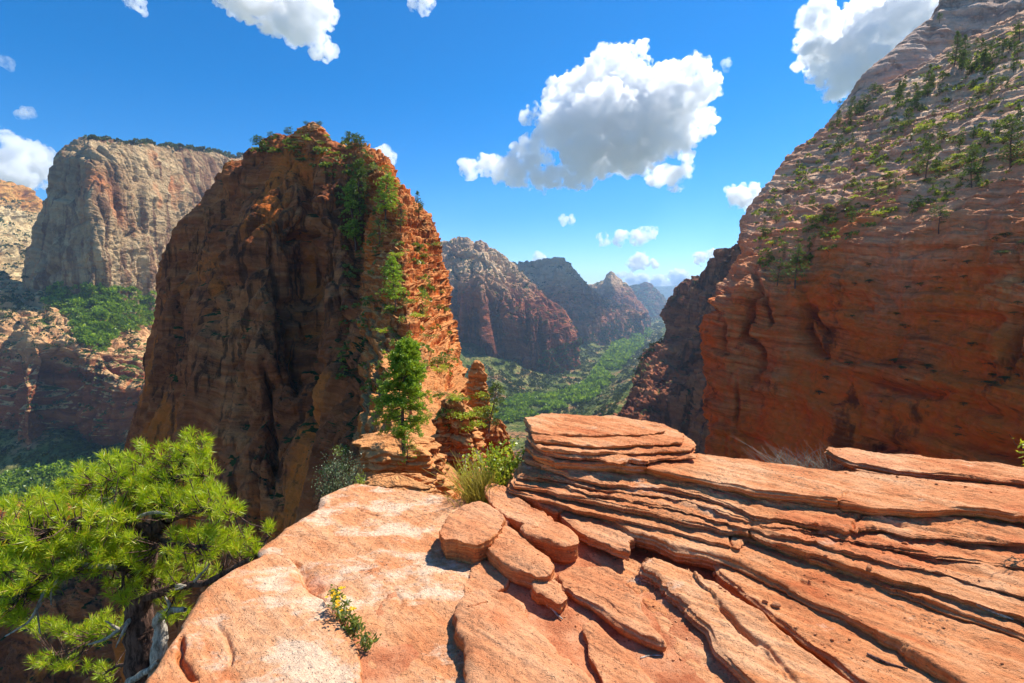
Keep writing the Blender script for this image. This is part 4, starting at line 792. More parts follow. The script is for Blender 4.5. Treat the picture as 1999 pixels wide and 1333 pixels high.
# pines and bushes of the fin
pine(694, 486, 126, 'tall slender pine in the green gully of the fin, leftmost of three', 44, .55, 21, M_pine2, .12, 90, lv=11)
pine(706, 425, 108, 'tall pine in the gully of the fin, middle of three and partly hidden', 40, .4, 22, M_pine, .1, 90, lv=11)
pine(757, 442, 100, 'bushy pine on the crest of the fin, rightmost of three', 52, .3, 23, M_pine2, .3, 80, lv=11)
pine(742, 480, 50, 'round dark tree below the three pines in the gully', 46, .1, 24, M_pine, .1, 60)
pine(782, 450, 52, 'small bushy tree just right of the rightmost gully pine', 32, .3, 25, M_pine, .2, 60)
pine(817, 424, 48, 'pine standing out against the sky on the right shoulder of the fin', 24, .9, 26, M_pine, .2, 60)
pine(771, 604, 100, 'sunlit pine on a ledge halfway up the ridge crest', 50, .6, 27, M_pine2, .2, 80, lv=11)
pine(826, 615, 50, 'leafy green tree in the cleft right of the crest', 30, .2, 28, M_pine2, .05, 60)
pine(795, 872, 215, 'large bright green pine at the lower end of the ridge', 116, .55, 29, M_pine2, .14, 200, ls=.021, lv=24, clumps=10, gap=.35)
pine(962, 840, 96, 'crooked dark juniper on the knob at the edge of the drop', 50, .3, 30, M_pine, .12, 70, lean=.08, name='juniper_tree')
pine(795, 905, 66, 'small bright sapling in front of the foot of the big ridge pine', 50, .5, 31, M_pine2, .05, 50)
for i, (x, y, h) in enumerate([(507,292,24),(533,277,18),(563,266,17),(686,290,28),(702,292,24),(598,246,9),(624,248,11)]):
    pine(x, y, h, 'small wind-shaped pine on the top edge of the fin', h * 1.3, .15, 40 + i, M_pine, .3, 60, ls=.06, lv=12, group='little pines along the top of the fin')
def shrubs(poly, n, hpx, label, group, kinds=(0, 1, 2, 3), dmin=5, dmax=400, flat=1.2, nz=-1):
    for x, y, l, n_ in sample(poly, n, rs, dmin, dmax, nz=nz):
        inst(protoB[kinds[rs.randint(len(kinds))]], 'shrub', l, rs.uniform(*hpx) * l.y / FPX, rs.rand() * 6, label + (' ' + ('well above the sunlit ridge pine' if y < 500 else 'level with the sunlit ridge pine' if y < 610 else 'a little above the big bright pine' if y < 700 else 'around the big bright pine') if x > 640 and y > 300 and l.y < 260 and l.y > 18 else ''), 'bush', group, flat, .05)
shrubs([(484,292),(560,268),(600,256),(700,285),(740,310),(690,360),(640,350),(560,300),(500,312)], 30, (7, 14), 'bush on the top of the fin', 'bushes on top of the fin', (0, 1, 1, 2))
shrubs([(650,330),(740,320),(770,470),(760,640),(715,760),(665,740),(668,480)], 34, (9, 24), 'bush in the shady green gully of the fin', 'bushes in the gully of the fin', (0, 1, 1, 3))
shrubs([(770,470),(850,480),(868,600),(890,720),(900,760),(850,800),(760,840),(730,700),(770,600)], 40, (9, 26), 'bush on the sunlit ledges of the ridge', 'bushes on the ridge', (0, 2, 3))
shrubs([(880,760),(935,775),(960,830),(900,850)], 10, (20, 40), 'yellowish bush around the tilted knob of rock', 'bushes around the tilted knob', (2, 3), 14, 60)
shrubs([(640,880),(690,850),(700,930),(640,960)], 4, (30, 50), 'shrub growing below the far corner of the ledge', 'shrubs below the far corner of the ledge', (0, 3), 4, 100)
def mass(name, pts, rs, size, mat, label, n=26, clear=None):
    if clear is not None:
        X = np.array([p[2][:] for p in pts]); kk = noise(X * [1, 1, 0] / 95.0 + 4) + .6 * noise(X * [1, 1, 0] / 38.0 + 9); pts = [p for p, v in zip(pts, kk) if v > clear]
    b = []; mi = len(pts); X = np.array([p[2][:] for p in pts]); s = np.array([rs.uniform(*size) * p[2].y / FPX for p in pts])
    d = unit(rs, mi * n).reshape(mi, n, 3); d[..., 2] = np.abs(d[..., 2]) * 1.0
    c = X[:, None] + d * s[:, None, None] * rs.uniform(.5, .6, (mi, n, 1)) + [0, 0, 0]
    D = (d + .5 * unit(rs, mi * n).reshape(mi, n, 3)).reshape(-1, 3); B_ = Buf()
    B_.leaves(c.reshape(-1, 3), D, np.repeat(s * .75, n), np.repeat(s * .55, n), 0, rs)
    return tag(mkbuf(name, B_, [mat]), label, kind='stuff')
mass('undergrowth', sample([(650,330),(740,320),(780,480),(760,640),(715,760),(665,740),(668,480)], 70, rs, 40, 300) + sample([(484,292),(560,268),(600,256),(700,285),(740,310),(690,350),(640,345),(560,300),(500,312)], 50, rs, 40, 300), rs, (4, 10), M_shrub, 'tangled undergrowth filling the shady gully and top of the fin')
mass('undergrowth', sample(WP, 420, rs, 60, 400), rs, (3, 9), M_shrub, 'low scrub along the ledges of the right-hand wall')
mass('undergrowth', sample([(770,470),(850,480),(868,600),(890,720),(930,800),(860,850),(780,860),(700,760),(750,640)], 110, rs, 20, 300), rs, (4, 11), M_shrub, 'low scrub on the ledges of the ridge')
mass('woods', sample([(945,800),(1010,778),(1100,768),(1150,745),(1175,705),(1200,675),(1240,655),(1270,648),(1255,672),(1225,705),(1195,740),(1150,785),(1080,800),(1010,832),(955,825)], 2300, rs, 500, 9000), rs, (4, 11), M_wood, 'bright green cottonwoods crowding the canyon floor', clear=-.05)
mass('brush', sample([(900,715),(1000,705),(1130,665),(1200,625),(1290,622),(1300,660),(1260,700),(1225,760),(1190,815),(1000,830),(950,800)], 3000, rs, 400, 12000), rs, (2.0, 5), M_brush, 'dark brush speckling the canyon slopes', clear=-.3)
mass('shrubbery', sample([(100,556),(200,560),(312,570),(312,610),(290,640),(230,650),(200,690),(150,665),(140,620),(90,590)], 1300, rs, 700, 2600, nz=.05), rs, (4, 9), M_wood, 'green thicket on the bench under the pale grey cliff')
mass('brush', sample([(0,930),(130,905),(250,885),(255,950),(0,1010)], 700, rs, 300, 2600), rs, (5, 12), M_wood, 'green trees on the canyon floor at the far left')
mass('brush', sample([(0,385),(60,400),(50,560),(310,600),(310,900),(0,900)], 500, rs, 500, 3000, nz=.3), rs, (2, 6), M_brush, 'scattered brush on the ledges of the left canyon wall')
mass('brush', sample([(870,468),(1000,520),(1200,600),(1130,640),(1000,680),(880,560)], 260, rs, 900, 6000, nz=.35), rs, (1.6, 3.5), M_brush, 'dark brush on the ledges of the far mountains')
xs = np.linspace(170, 470, 60); pts = []
for x in xs:
    for y in np.arange(262, 312, 1.0):
        q = hit(x, y)
        if q and q[0].y > 900: pts.append((x, y, q[0] - Vector((0, 0, 3)), q[1])); break
mass('brush', [p for p in pts if rs.rand() < .75] * 2, rs, (3.5, 8), M_brush, 'thin fringe of trees along the flat top of the grey cliff')
# ------------------------------------------------------------------ foreground pine over the drop
rs = np.random.RandomState(21)
pt = empty('pine_tree', P(283, 1420, 3.7)); tag(pt, 'gnarled pine with long bright yellow-green needles growing beside the ledge at the lower left', 'tree')
PO = P(283, 1420, 3.7)
def PL(pts): return np.array([P(*p) - PO for p in pts])
def limb(b, pts, r0, r1, jit=.06, k=9):
    C = PL(pts); n = max(8, len(pts) * 6); q = catmull(C, n, 0); t = np.linspace(0, 1, n)[:, None]
    q = q + .018 * np.stack([noise(q * 7 + 1), noise(q * 7 + 5), noise(q * 7 + 9)], -1) * (1 - np.abs(2 * t - 1))
    b.tube(q, np.linspace(r0, r1, n) * 3.7 / FPX * (1 + .12 * noise(q * 12)), k, 0, jit, rs); return q
tb = Buf(); nodes = []
limb(tb, [(284,1480,3.72),(283,1400,3.72),(280,1300,3.7),(273,1230,3.68),(270,1180,3.66),(276,1130,3.66),(288,1075,3.64),(303,1035,3.6),(328,1012,3.55)], 34, 12, .07, 14)
trunk_o = mkbuf('trunk', tb, [M_bark], pt)
LB = [([(276,1170,3.66),(330,1150,3.6),(395,1138,3.5),(450,1108,3.5),(505,1080,3.55),(522,1050,3.6)], 9, 2.5), ([(303,1040,3.6),(262,1020,3.5),(205,1008,3.4),(140,1020,3.3),(80,1040,3.25),(-40,1060,3.2)], 9, 3),
      ([(328,1012,3.55),(372,1003,3.5),(420,990,3.45),(455,1000,3.4)], 8, 2), ([(300,1045,3.6),(308,985,3.7),(328,935,3.8),(358,895,3.85),(376,862,3.9)], 9, 2), ([(308,985,3.7),(260,945,3.8),(210,935,3.9),(160,950,4.0)], 6, 2),
      ([(276,1118,3.66),(238,1108,3.5),(190,1104,3.4),(130,1112,3.2),(60,1140,3.1),(10,1190,3.1)], 9, 2.5), ([(270,1225,3.68),(225,1235,3.8),(180,1245,3.9),(120,1290,3.9)], 6, 2), ([(300,1040,3.6),(340,1060,3.4),(392,1068,3.3)], 6, 2),
      ([(288,1080,3.64),(252,1075,3.9),(215,1060,4.1),(150,1065,4.2),(90,1085,4.2)], 6, 2), ([(276,1150,3.66),(310,1130,3.9),(380,1100,4.0),(450,1070,4.0)], 5, 2), ([(279,1290,3.7),(230,1300,3.9),(200,1318,4.0)], 5, 2), ([(328,935,3.8),(380,925,3.8),(418,935,3.8)], 5, 2)]
for pts, a, c in LB:
    b = Buf(); q = limb(b, pts, a, c); o = mkbuf('branch', b, [M_bark], pt); nodes.append(q[3:])
DB = [([(305,1330,3.66),(312,1260,3.6),(308,1215,3.58),(328,1192,3.5),(362,1190,3.45)], 17, 4), ([(318,1205,3.55),(330,1180,3.5),(322,1165,3.48)], 5, 1.5), ([(266,1190,3.66),(246,1218,3.55),(212,1245,3.5),(172,1258,3.45)], 6, 1.5), ([(248,1216,3.55),(238,1240,3.5),(226,1264,3.5)], 4, 1), ([(232,1228,3.5),(205,1212,3.45)], 3, 1),
      ([(250,1333,3.6),(285,1310,3.55),(310,1290,3.5)], 8, 4), ([(100,1120,3.2),(84,1165,3.15),(74,1190,3.15),(78,1236,3.15)], 3, 1), ([(80,1175,3.15),(55,1215,3.1),(10,1242,3.1)], 3, 1), ([(120,1115,3.2),(104,1150,3.2),(100,1180,3.2)], 2.5, 1), ([(150,1105,3.3),(190,1102,3.3),(225,1108,3.4)], 6, 4), ([(345,1143,3.55),(362,1146,3.5),(340,1152,3.5)], 4, 1.5), ([(380,1135,3.5),(400,1112,3.5),(408,1100,3.5)], 3, 1), ([(262,1012,3.5),(300,1000,3.45),(330,1004,3.4)], 4, 2)]
for pts, a, c in DB:
    b = Buf(); limb(b, pts, a, c, .08, 7); tag_ = mkbuf('dead_branch', b, [M_dead], pt)
nodes = np.concatenate(nodes)
PADS = [(300,900,105,34,3.85),(372,862,36,20,3.9),(395,905,32,28,3.8),(210,950,110,42,3.9),(330,950,95,36,3.75),(418,985,52,30,3.5),(440,1000,30,18,3.45),(70,1005,80,42,3.5),(160,1030,110,46,3.4),(300,985,110,32,3.6),(60,1110,80,56,3.2),(15,1180,35,48,3.1),(0,1060,60,50,3.2),(235,1075,58,34,3.45),(150,1085,80,40,3.3),(375,1062,62,30,3.4),(470,1058,44,28,3.55),(500,1075,22,14,3.6),(245,1148,46,26,3.5),(328,1110,60,26,3.7),(400,1118,44,20,4.0),(170,1232,52,26,3.85),(235,1215,44,24,3.9),(105,1290,44,16,3.9),(195,1312,36,18,4.0),(524,1026,10,8,3.65),(345,1200,26,20,3.8),(415,1040,30,18,3.5),(90,1225,50,16,3.9),(330,1160,30,16,3.8)]
crown, tw = Buf(), Buf(); total = 0
for cx, cy_, rx, ry, Y in PADS:
    n = int(rx * ry * math.pi / 190) + 2
    for i in range(n):
        a = rs.rand() * 6.283; r = math.sqrt(rs.rand()); c = P(cx + math.cos(a) * r * rx, cy_ + math.sin(a) * r * ry, Y + rs.randn() * .16) - PO
        nd = nodes[np.argmin(np.sum((nodes - c) ** 2, 1))]
        d = c - nd; dl = np.linalg.norm(d) + 1e-6; g = d / dl * .6 + np.array([rs.randn() * .35, rs.randn() * .35 - .1, .75]); g /= np.linalg.norm(g)
        if dl < .75: tw.tube([nd, nd * .5 + c * .5 + [0, 0, -.03], c], [.006, .004, .0025], 4, 0)
        k = 64; v = unit(rs, k); v = v + g * rs.uniform(.5, 1.8, (k, 1)); v /= np.linalg.norm(v, axis=1)[:, None]
        Ln = rs.uniform(.05, .082, k); base = c + g * rs.uniform(-.05, .03, (k, 1))
        crown.leaves(base, v + [0, 0, -.05], Ln, .0042, 0, rs)
mkbuf('needles', crown, [M_needle], pt); mkbuf('twigs', tw, [M_bark], pt)

# ------------------------------------------------------------------ small plants on and beside the ledge
def leafy(name, pts, nleaf, L_, W_, mat, label, cat, stem=.004, up=.5, spread=.5, seed=1, wood=M_bark, flowers=None, parts=None, mixg=None):
    rs = np.random.RandomState(seed); base = np.array(pts[0][0]); r = empty(name, base); tag(r, label, cat)
    sb, lb = Buf(), Buf()
    for st in pts:
        st = np.array(st) - base; n = 10; q = catmull(st, n, 0) + rs.randn(n, 3) * .004; sb.tube(q, np.linspace(stem, stem * .4, n), 5, 0)
        t = rs.uniform(.25, 1, nleaf); i = np.clip((t * (n - 1)).astype(int), 0, n - 2); c = q[i] + rs.randn(nleaf, 3) * spread * .1
        lb.leaves(c, unit(rs, nleaf) + [0, 0, up], L_ * rs.uniform(.6, 1.3, nleaf), W_, 0, rs)
    mkbuf('stems', sb, [wood], r); mkbuf('leaves', lb, [mat], r)
    if flowers is not None:
        fb = Buf()
        for f in flowers:
            f = np.array(f) - base
            for _ in range(5):
                c = f + rs.randn(3) * .012; a = np.linspace(0, 6.283, 9)[:-1]; D = np.stack([np.cos(a), np.sin(a), .35 + 0 * a], 1); fb.leaves(np.repeat(c[None], 8, 0), D, .011, .006, 0, rs)
        mkbuf('flowers', fb, [M_flower], r)
    return r
def Pz(px, py, dz=0, Y=None): return (P(px, py, Y) if Y else G(px, py, 0.0)) + [0, 0, dz]
b0 = G(690, 1245, 0); 
def up(px, py, h, dx=0, dy=0): g = G(px, py, -.02); return [g, g + [dx * .5, dy * .5, h * .55], g + [dx, dy, h]]
leafy('flowering_plant', [up(668, 1215, .09, -.03, 0), up(672, 1222, .07, .03, -.02), up(660, 1205, .11, -.02, .03), up(655, 1190, .10, 0, .04), up(680, 1232, .05, .05, 0), up(650, 1180, .07, 0, .02), up(664, 1208, .06, .02, .05)], 42, .030, .011, M_shrub, 'little green plant with yellow flowers growing from the crack in the ledge', 'plant', .003, seed=3, spread=.12,
      flowers=[G(655, 1165, .10), G(660, 1172, .09), G(650, 1160, .08), G(687, 1184, .08), G(665, 1180, .1), G(668,1150,.1)])
leafy('plant', [up(690, 1240, .06, .02, 0), up(695, 1238, .05, -.03, .02), up(686, 1232, .05, .0, .04)], 45, .030, .011, M_shrub, 'middle tuft of green leaves in the crack, without flowers', 'plant', .003, seed=4, spread=.12)
leafy('plant', [up(711, 1268, .06, .02, 0), up(708, 1262, .07, -.01, .02), up(716, 1266, .04, .03, .0)], 34, .030, .011, M_shrub, 'smallest tuft of green leaves, lowest in the crack', 'plant', .003, seed=5, spread=.12)
# leafy bush and straw coloured grass beside the rock stack
q = []
rr = np.random.RandomState(8)
for i in range(26):
    e = P(rr.uniform(955, 1035), rr.uniform(852, 935), 3.95 + rr.uniform(-.15, .3)); b_ = P(965 + rr.randn() * 12, 990, 3.95); q.append([b_, b_ * .45 + e * .55 + rr.randn(3) * .04, e])
leafy('bush', q, 110, .032, .022, M_lime, 'leafy yellow-green bush pressed against the left end of the rock stack', 'bush', .005, seed=9, spread=.3)
def blades(name, px, py, Y, n, hpx, spread, mat, label, cat, seed, w=.0022, lean=(0, 0, 0), base=.06):
    rs = np.random.RandomState(seed); b = Buf(); o0 = P(px, py, Y); k = Y / FPX
    for i in range(n):
        p = rs.randn(3) * [base, base, .005]; d = rs.randn(3) * [spread, spread, .15] + [0, 0, 1] + np.array(lean); h = hpx * k * rs.uniform(.5, 1.1)
        e = p + d * h; m_ = p + (d * .5 + [0, 0, .12]) * h; b.tube([p, m_, e], [w, w * .8, w * .25], 3, 0)
    o = mkbuf(name, b, [mat]); o.location = o0; return tag(o, label, cat)
blades('grass_tuft', 938, 990, 3.8, 380, 84, .42, M_straw, 'yellow straw-like grass clump between the ledge and the leafy bush', 'grass tuft', 31, .0026, (-.1, 0, 0), .07)
q = []
for i in range(16):
    e = P(rr.uniform(898, 965), rr.uniform(868, 930), 4.1 + rr.uniform(-.1, .2)); b_ = P(945 + rr.randn() * 8, 975, 4.0); q.append([b_, b_ * .4 + e * .6 + rr.randn(3) * .03, e])
leafy('bush', q, 44, .024, .017, M_lime, 'thin bush with bare pale twigs and few yellow leaves behind the straw grass', 'bush', .004, seed=10, spread=.25, wood=M_dead)
q = []
for i in range(34):
    e = P(rr.uniform(618, 706), rr.uniform(880, 948), 4.6 + rr.uniform(-.3, .3)); b_ = P(655 + rr.randn() * 18, 985, 4.6); q.append([b_, b_ * .45 + e * .55 + rr.randn(3) * .04, e])
leafy('bush', q, 90, .022, .010, M_sage, 'grey-green bush showing over the far left corner of the ledge', 'bush', .005, seed=12, spread=.35)
q = []
for i in range(9):
    e = P(rr.uniform(690, 712), rr.uniform(915, 945), 4.3 + rr.uniform(-.05, .05)); b_ = P(702, 965, 4.3); q.append([b_, (b_ + e) / 2, e])
leafy('plant', q, 50, .02, .006, M_lime, 'small bright green sprig at the far corner of the ledge beside the grey-green bush', 'plant', .003, seed=13, spread=.15)
blades('dead_grass', 1560, 930, 3.75, 260, 44, .9, M_grey, 'dry grey grass tuft behind the long bench', 'grass tuft', 41, .0016, (-.2, 0, 0), .11)
blades('dead_grass', 1632, 935, 3.7, 150, 44, .9, M_grey, 'second dry grey tuft touching the tip of the long thin slab', 'grass tuft', 42, .0016, (-.2, 0, 0), .05)
blades('weed', 1652, 1150, 2.62, 70, 26, .8, M_shrub, 'dark green weed growing in the gap between two long layers', 'plant', 43, .0016, (-.2, 0, 0), .05)
blades('weed', 1905, 948, 3.3, 80, 22, 1.0, M_lime, 'small green weed under the edge of the long thin slab', 'plant', 44, .0016, (-.2, 0, 0), .05)
leafy('plant', [[P(2030, 925, 2.6), P(2010, 895, 2.6), P(1990, 872, 2.6), P(1970, 850, 2.6)], [P(2030, 925, 2.6), P(2005, 890, 2.65), P(1996, 865, 2.65)], [P(2040, 930, 2.6), P(2015, 905, 2.6), P(2000, 903, 2.55)]], 16, .034, .012, M_lime, 'leafy green stem leaning into the picture at the right edge', 'plant', .003, seed=15, spread=.12)

# ------------------------------------------------------------------ loose stones and sticks
bpy.context.view_layer.update(); DG = bpy.context.evaluated_depsgraph_get()
def stone(seed, sub=3):
    rs = np.random.RandomState(seed); v = ICV0.copy(); v = v * [1, rs.uniform(.6, .9), rs.uniform(.45, .7)]
    for _ in range(7):
        n_ = unit(rs, 1)[0]; c = rs.uniform(.45, .75); d = v @ n_; v = v - np.clip(d - c, 0, None)[:, None] * n_
    return v * (1 + .05 * fbm(ICV0 * 2 + seed, 3))[:, None]
import bmesh
bm = bmesh.new(); bmesh.ops.create_icosphere(bm, subdivisions=4, radius=1.0); ICV0 = np.array([x.co[:] for x in bm.verts]); ICF0 = np.array([[a.index for a in p.verts] for p in bm.faces]); bm.free()
stones = []
for i in range(6):
    o = mk('pebble', stone(60 + i), ICF0, M_block); stones.append(o.data); bpy.data.objects.remove(o)
def put(px, py, rpx, label, name='pebble', group=None):
    h = hit(px, py)
    if not h: return
    r = rpx * h[0].y / FPX; o = bpy.data.objects.new(name, stones[rs.randint(6)]); scene.collection.objects.link(o)
    o.location = h[0] + Vector((0, 0, r * .35)); o.scale = (r, r, r); o.rotation_euler = (rs.randn() * .3, rs.randn() * .3, rs.rand() * 6); tag(o, label, 'stone', group)
put(1395, 1123, 8, 'pinkish pebble at the blunt tip of the tapering layer', 'stone'); put(1405, 1131, 5.5, 'smaller pebble touching the pinkish one at the tip of the tapering layer', 'stone')
put(1514, 1184, 11, 'largest loose stone on the sand between two long layers', 'stone'); put(1494, 1176, 6.5, 'rounded stone just left of the largest loose stone', 'stone'); put(1437, 1149, 5, 'small round stone below the tapering layer', 'stone')
put(1697, 1110, 8, 'reddish stone in the shaded gap near the right', 'stone'); put(1767, 1063, 7, 'pale angular stone on the thin splintered layers', 'stone'); put(1625, 1250, 5, 'small pale stone farther down the same sandy gap', 'stone'); put(1612, 1086, 5, 'little red stone on a narrow ledge', 'stone')
put(1592, 1023, 5, 'tiny cube of stone on the reddish layer', 'stone'); put(1658, 1248, 4.5, 'brown stone beside a pale one low in the sandy gap', 'stone')
gaps = [[(1290,960),(1500,1000),(1720,1075),(1999,1150),(1999,1165),(1700,1095),(1480,1020)], [(1400,1060),(1600,1120),(1999,1290),(1999,1330),(1600,1160),(1400,1080)], [(1380,1120),(1560,1220),(1760,1320),(1700,1333),(1500,1200),(1370,1130)], [(1250,1100),(1330,1170),(1380,1270),(1330,1250),(1250,1160)], [(1030,1170),(1130,1200),(1180,1300),(1130,1333),(1040,1200)], [(1000,1060),(1110,1060),(1150,1100),(1050,1110)], [(1640,915),(1990,960),(1990,970),(1640,925)], [(1290,1240),(1400,1333),(1290,1333)]]
c = 0
for gp, n, gl in zip(gaps, (50, 50, 46, 26, 24, 14, 20, 14), ('on the thin splintered layers', 'in the long shaded gap beside the weed', 'in the sandy gap below the tapering layer', 'under the jagged tip of the big pointed slab', 'in the sandy hollow beside the largest smooth slab', 'in the hollow behind the oval slab', 'in front of the long thin slab at the right edge', 'in the shaded corner at the bottom edge')):
    for x, y, l, n_ in sample(gp, n, rs, .5, 6):
        r = (1.2 + 3.2 * rs.rand() ** 3) * l.y / FPX; o = bpy.data.objects.new('pebble', stones[rs.randint(6)]); scene.collection.objects.link(o)
        o.location = l + Vector((0, 0, r * .2)); o.scale = (r, r, r); o.rotation_euler = (0, 0, rs.rand() * 6); tag(o, 'tiny reddish pebble ' + gl, 'pebble', 'pebbles in the sandy gaps')
def stick(pts, r, label, mat=M_dead):
    b = Buf(); q = []
    for x, y in pts:
        h = hit(x, y); q.append(np.array(h[0]) + [0, 0, r] if h else G(x, y, 0.1))
    base = q[0].copy(); q = catmull(np.array(q) - base, 14, 0); b.tube(q, r * np.interp(np.linspace(0, 1, 14), [0, .3, 1], [.7, 1, .5]), 6, 0, .08, rs); o = mkbuf('stick', b, [mat]); o.location = base; tag(o, label, 'stick')
stick([(1067, 1182), (1080, 1192), (1088, 1203), (1098, 1211)], .007, 'curved grey piece of driftwood on the sand below the little loose block')
stick([(1905, 1182), (1935, 1196), (1978, 1212)], .008, 'pale stick lying in the gap near the right edge')
stick([(1250, 1286), (1270, 1281), (1292, 1281)], .004, 'thin broken twig in the shaded sand at the bottom')
stick([(1692, 1278), (1730, 1296), (1772, 1308)], .006, 'greenish stick wedged between the layers at the bottom right', M_bark)
# ------------------------------------------------------------------ clouds: closed volumes far above the canyon
def _ico():
    import bmesh
    bm = bmesh.new(); bmesh.ops.create_icosphere(bm, subdivisions=2, radius=1.0)
    v = np.array([x.co[:] for x in bm.verts]); f = np.array([[a.index for a in p.verts] for p in bm.faces]); bm.free(); return v, f
ICV, ICF = _ico()
def cloud_mat(name, dens, k):
    m = MT(name); pos = m.geo.outputs['Position']; v = m.n('VolumeScatter')
    v.inputs['Color'].default_value = (1, 1, 1, 1); v.inputs['Anisotropy'].default_value = 0.5
    a = m.noise(pos, 1 / (26 * k), 7, 0.66)
    m.put(v.inputs['Density'], m.math('MULTIPLY', m.math('MULTIPLY', m.math('SUBTRACT', a, 0.455), 10.0, True), dens))
    m.t.links.new(v.outputs[0], m.out.inputs['Volume']); return m.m
def remesh(V, F, vx):
    tmp = mk('tmp', V, F, None, mats=[]); tmp.data.materials.clear() if tmp.data.materials else None
    mo = tmp.modifiers.new('r', 'REMESH'); mo.mode = 'VOXEL'; mo.voxel_size = vx
    dg = bpy.context.evaluated_depsgraph_get(); ev = tmp.evaluated_get(dg); me = ev.to_mesh()
    n = len(me.vertices); co = np.empty(n * 3, np.float32); me.vertices.foreach_get('co', co); co = co.reshape(-1, 3).astype(float)
    no = np.empty(n * 3, np.float32); me.vertices.foreach_get('normal', no); no = no.reshape(-1, 3)
    fa = np.empty(len(me.polygons) * 4, np.int32); me.loops.foreach_get('vertex_index', fa); fa = fa.reshape(-1, 4).copy()
    ev.to_mesh_clear(); md = tmp.data; bpy.data.objects.remove(tmp); bpy.data.meshes.remove(md); return co, fa, no
def fbmabs(q, o):
    r = 0; a = 1.0
    for i in range(o): r = r + a * np.abs(noise(q)) * 1.6; q = q * 2.1 + 5; a *= .5
    return r
def cloud(blobs, Y, label, dens=0.026, vox=None, rough=1.0, flat=0.8, kids=9, seed=1, deep=1.0):
    rs = np.random.RandomState(seed); S = []
    k = Y / FPX
    for (px, py, r) in blobs:
        c = P(px, py, Y * (1 + 0.04 * rs.randn() * deep)); r0 = r * k * 0.9; S.append((c, r0))
        for _ in range(kids):
            d = rs.randn(3); d /= np.linalg.norm(d); r1 = r0 * rs.uniform(.28, .5); c1 = c + d * [1, 1, flat] * r0 * .92; S.append((c1, r1))
            for _ in range(4):
                d2 = d + 0.9 * rs.randn(3); d2 /= np.linalg.norm(d2); S.append((c1 + d2 * r1 * .95, r1 * rs.uniform(.3, .5)))
    V = np.concatenate([c + ICV * r * [1, 1, .9] for c, r in S]); F = np.concatenate([ICF + i * len(ICV) for i in range(len(S))])
    rmin = min(b[2] for b in blobs) * k; vx = vox or max(1.5 * k, rmin / 10)
    co, fa, no = remesh(V, F, vx)
    co = co + no * (rough * k * (9 * (fbmabs(co / (34 * k), 3) - .45) + 5.5 * (fbmabs(co / (11 * k) + 9, 3) - .45)))[:, None]
    co = co + k * 1.5 * np.stack([noise(co / (7 * k) + a) for a in (1, 31, 61)], -1)
    co, fa, no = remesh(co, fa, vx); n = len(co)
    lab = np.arange(n)                       # keep the biggest connected piece
    while True:
        l2 = lab.copy(); mn = lab[fa].min(1); 
        for c_ in range(4): np.minimum.at(l2, fa[:, c_], mn)
        l2 = l2[l2]
        if (l2 == lab).all(): break
        lab = l2
    big = np.bincount(lab).argmax(); keep = lab == big; ren = np.cumsum(keep) - 1; co = co[keep]; fa = ren[fa[keep[fa[:, 0]]]]
    o = mk('cloud', co, fa, cloud_mat('cloud_vapour', dens / k * 5, k))
    return tag(o, label, 'cloud', 'clouds')
cloud([(1130,190,62),(1210,140,58),(1290,200,75),(1240,240,80),(1150,250,75),(1340,190,35),(1090,200,28),(1290,95,22),(1375,170,17),(1370,240,25),(1080,260,35),(1040,290,34),(1010,330,40),(960,325,24),(920,325,18),(1080,345,24),(1130,345,28),(1180,330,20),(1180,290,45),(1260,285,40),(1330,260,35),(1035,225,16),(1055,350,24),(1385,155,10),(1325,270,30)], 4200, 'largest cumulus cloud, grey underneath, high in the middle of the sky', seed=3)
cloud([(1285,345,20),(1310,350,22),(1335,335,14),(1270,330,12),(1345,300,8),(1330,305,6)], 4600, 'small ragged cloud just below the right end of the largest cloud', seed=4)
cloud([(1620,95,55),(1600,50,28),(1680,60,60),(1740,40,70),(1800,20,60),(1640,150,40),(1690,130,40),(1740,110,50),(1590,20,20),(1610,70,30),(1585,120,12),(1640,180,16),(1780,80,40)], 4300, 'big bright cloud beside the pale dome at the upper right', seed=5)
cloud([(1420,395,22),(1445,385,24),(1470,385,25),(1410,405,12),(1450,400,18)], 5200, 'puffy cloud half hidden behind the right wall', seed=6)
cloud([(1195,465,13),(1180,466,10),(1230,461,15),(1252,459,14),(1267,456,11),(1213,466,13)], 7600, 'long low cloud above the canyon gap', seed=7)
cloud([(1100,429,8),(1112,430,9),(1122,431,6)], 7600, 'tiny round cloud above and left of the long low one', seed=8)
cloud([(1240,513,12),(1253,509,13),(1268,516,11),(1284,521,9),(1246,502,8)], 11500, 'small cloud over the pyramid peak', seed=9, dens=.06)
cloud([(1352,509,11),(1366,507,12),(1382,506,11),(1347,496,8),(1391,500,7)], 11500, 'small cloud beside the shaded right-hand ridge', seed=10, dens=.06)
cloud([(1200,541,12),(1215,540,12),(1232,542,11),(1190,547,9)], 24000, 'flat cloud behind the pyramid peak', dens=.1, seed=11, flat=.5)
cloud([(1235,554,11),(1255,550,12),(1275,547,13),(1297,543,15),(1318,544,15),(1340,546,14),(1362,548,13),(1285,553,12),(1320,553,12),(1385,546,12)], 25000, 'low bank of cloud lying along the horizon', dens=.12, seed=12, flat=.5)
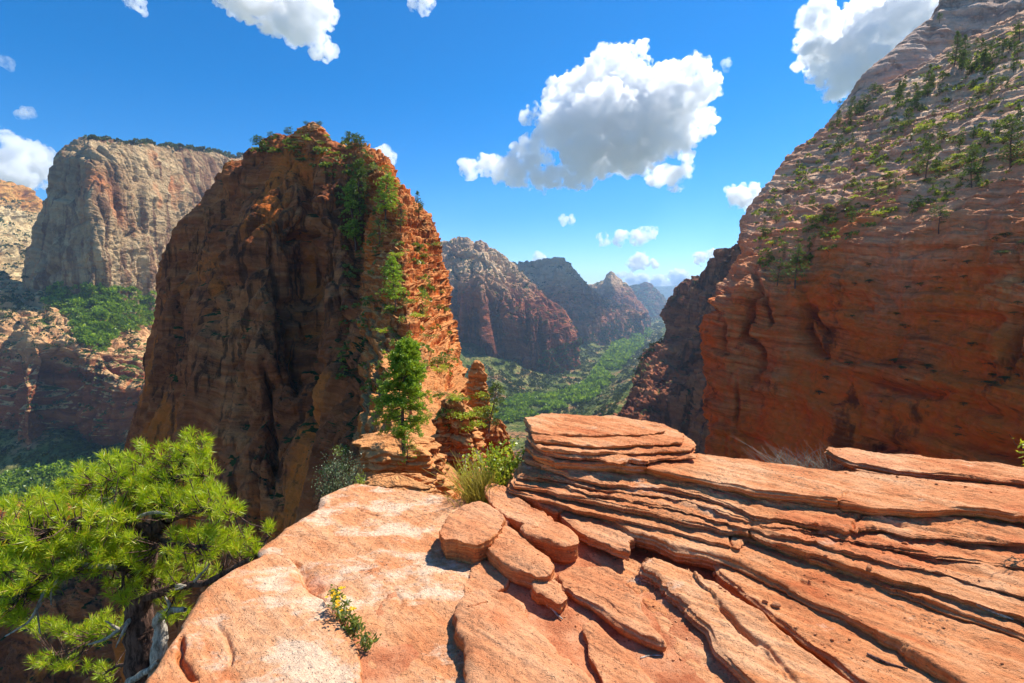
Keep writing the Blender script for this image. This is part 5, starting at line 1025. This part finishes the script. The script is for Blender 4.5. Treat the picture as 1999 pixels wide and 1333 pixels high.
cloud([(1045,505,6),(1052,503,5),(1058,507,4)], 11500, 'tiny cloud on the skyline above the second mountain', seed=13)
cloud([(540,15,50),(480,-15,55),(600,5,50),(590,58,30),(615,78,26),(635,93,20),(650,106,13),(560,50,22),(430,-20,30),(650,85,8),(610,20,30)], 4300, 'trailing white cloud pointing down at the top edge left of centre', seed=14)
cloud([(230,-2,16),(260,-4,18),(300,-6,16),(335,-5,14),(345,0,8)], 4300, 'sliver of cloud at the top edge above the grey cliff', seed=15)
cloud([(820,10,14),(812,25,10),(825,0,11),(808,38,5),(822,-10,14)], 4300, 'short upright cloud at the top edge in the middle', seed=16)
cloud([(765,312,9),(755,305,7),(780,320,6),(748,298,6)], 6000, 'small cloud peeping out behind the right shoulder of the fin', seed=17)
cloud([(20,300,40),(60,310,38),(-20,290,50),(80,300,16),(30,345,30),(60,340,25),(-20,340,50),(98,298,8),(5,262,12)], 4600, 'cloud at the left edge behind the grey cliff', seed=18)
cloud([(45,222,7),(58,221,7),(36,226,4)], 5200, 'little wispy cloud above the one at the left edge', seed=19, dens=.01)
cloud([(12,123,6),(25,127,4)], 5200, 'faint wisp at the left edge high up', seed=20, dens=.006)
cloud([(1415,128,6),(1425,132,5),(1408,131,4)], 5200, 'faint wisp between the two biggest clouds', seed=21, dens=.006)

# ------------------------------------------------------------------ haze
hm = bpy.data.materials.new('haze_air'); hm.use_nodes = True; t = hm.node_tree; t.nodes.clear()
o_ = t.nodes.new('ShaderNodeOutputMaterial'); v_ = t.nodes.new('ShaderNodeVolumePrincipled')
v_.inputs['Color'].default_value = (0.50, 0.72, 1.0, 1); v_.inputs['Density'].default_value = 0.00006; v_.inputs['Anisotropy'].default_value = 0.3
t.links.new(v_.outputs[0], o_.inputs['Volume'])
bx = np.array([[x, y, z] for x in (-20000, 20000) for y in (-300, 20000) for z in (-900, 660)], float)
tag(mk('haze', bx, [[0,1,3,2],[4,6,7,5],[0,4,5,1],[2,3,7,6],[0,2,6,4],[1,5,7,3]], hm, smooth=False), 'thin blue air haze filling the canyon', kind='stuff')
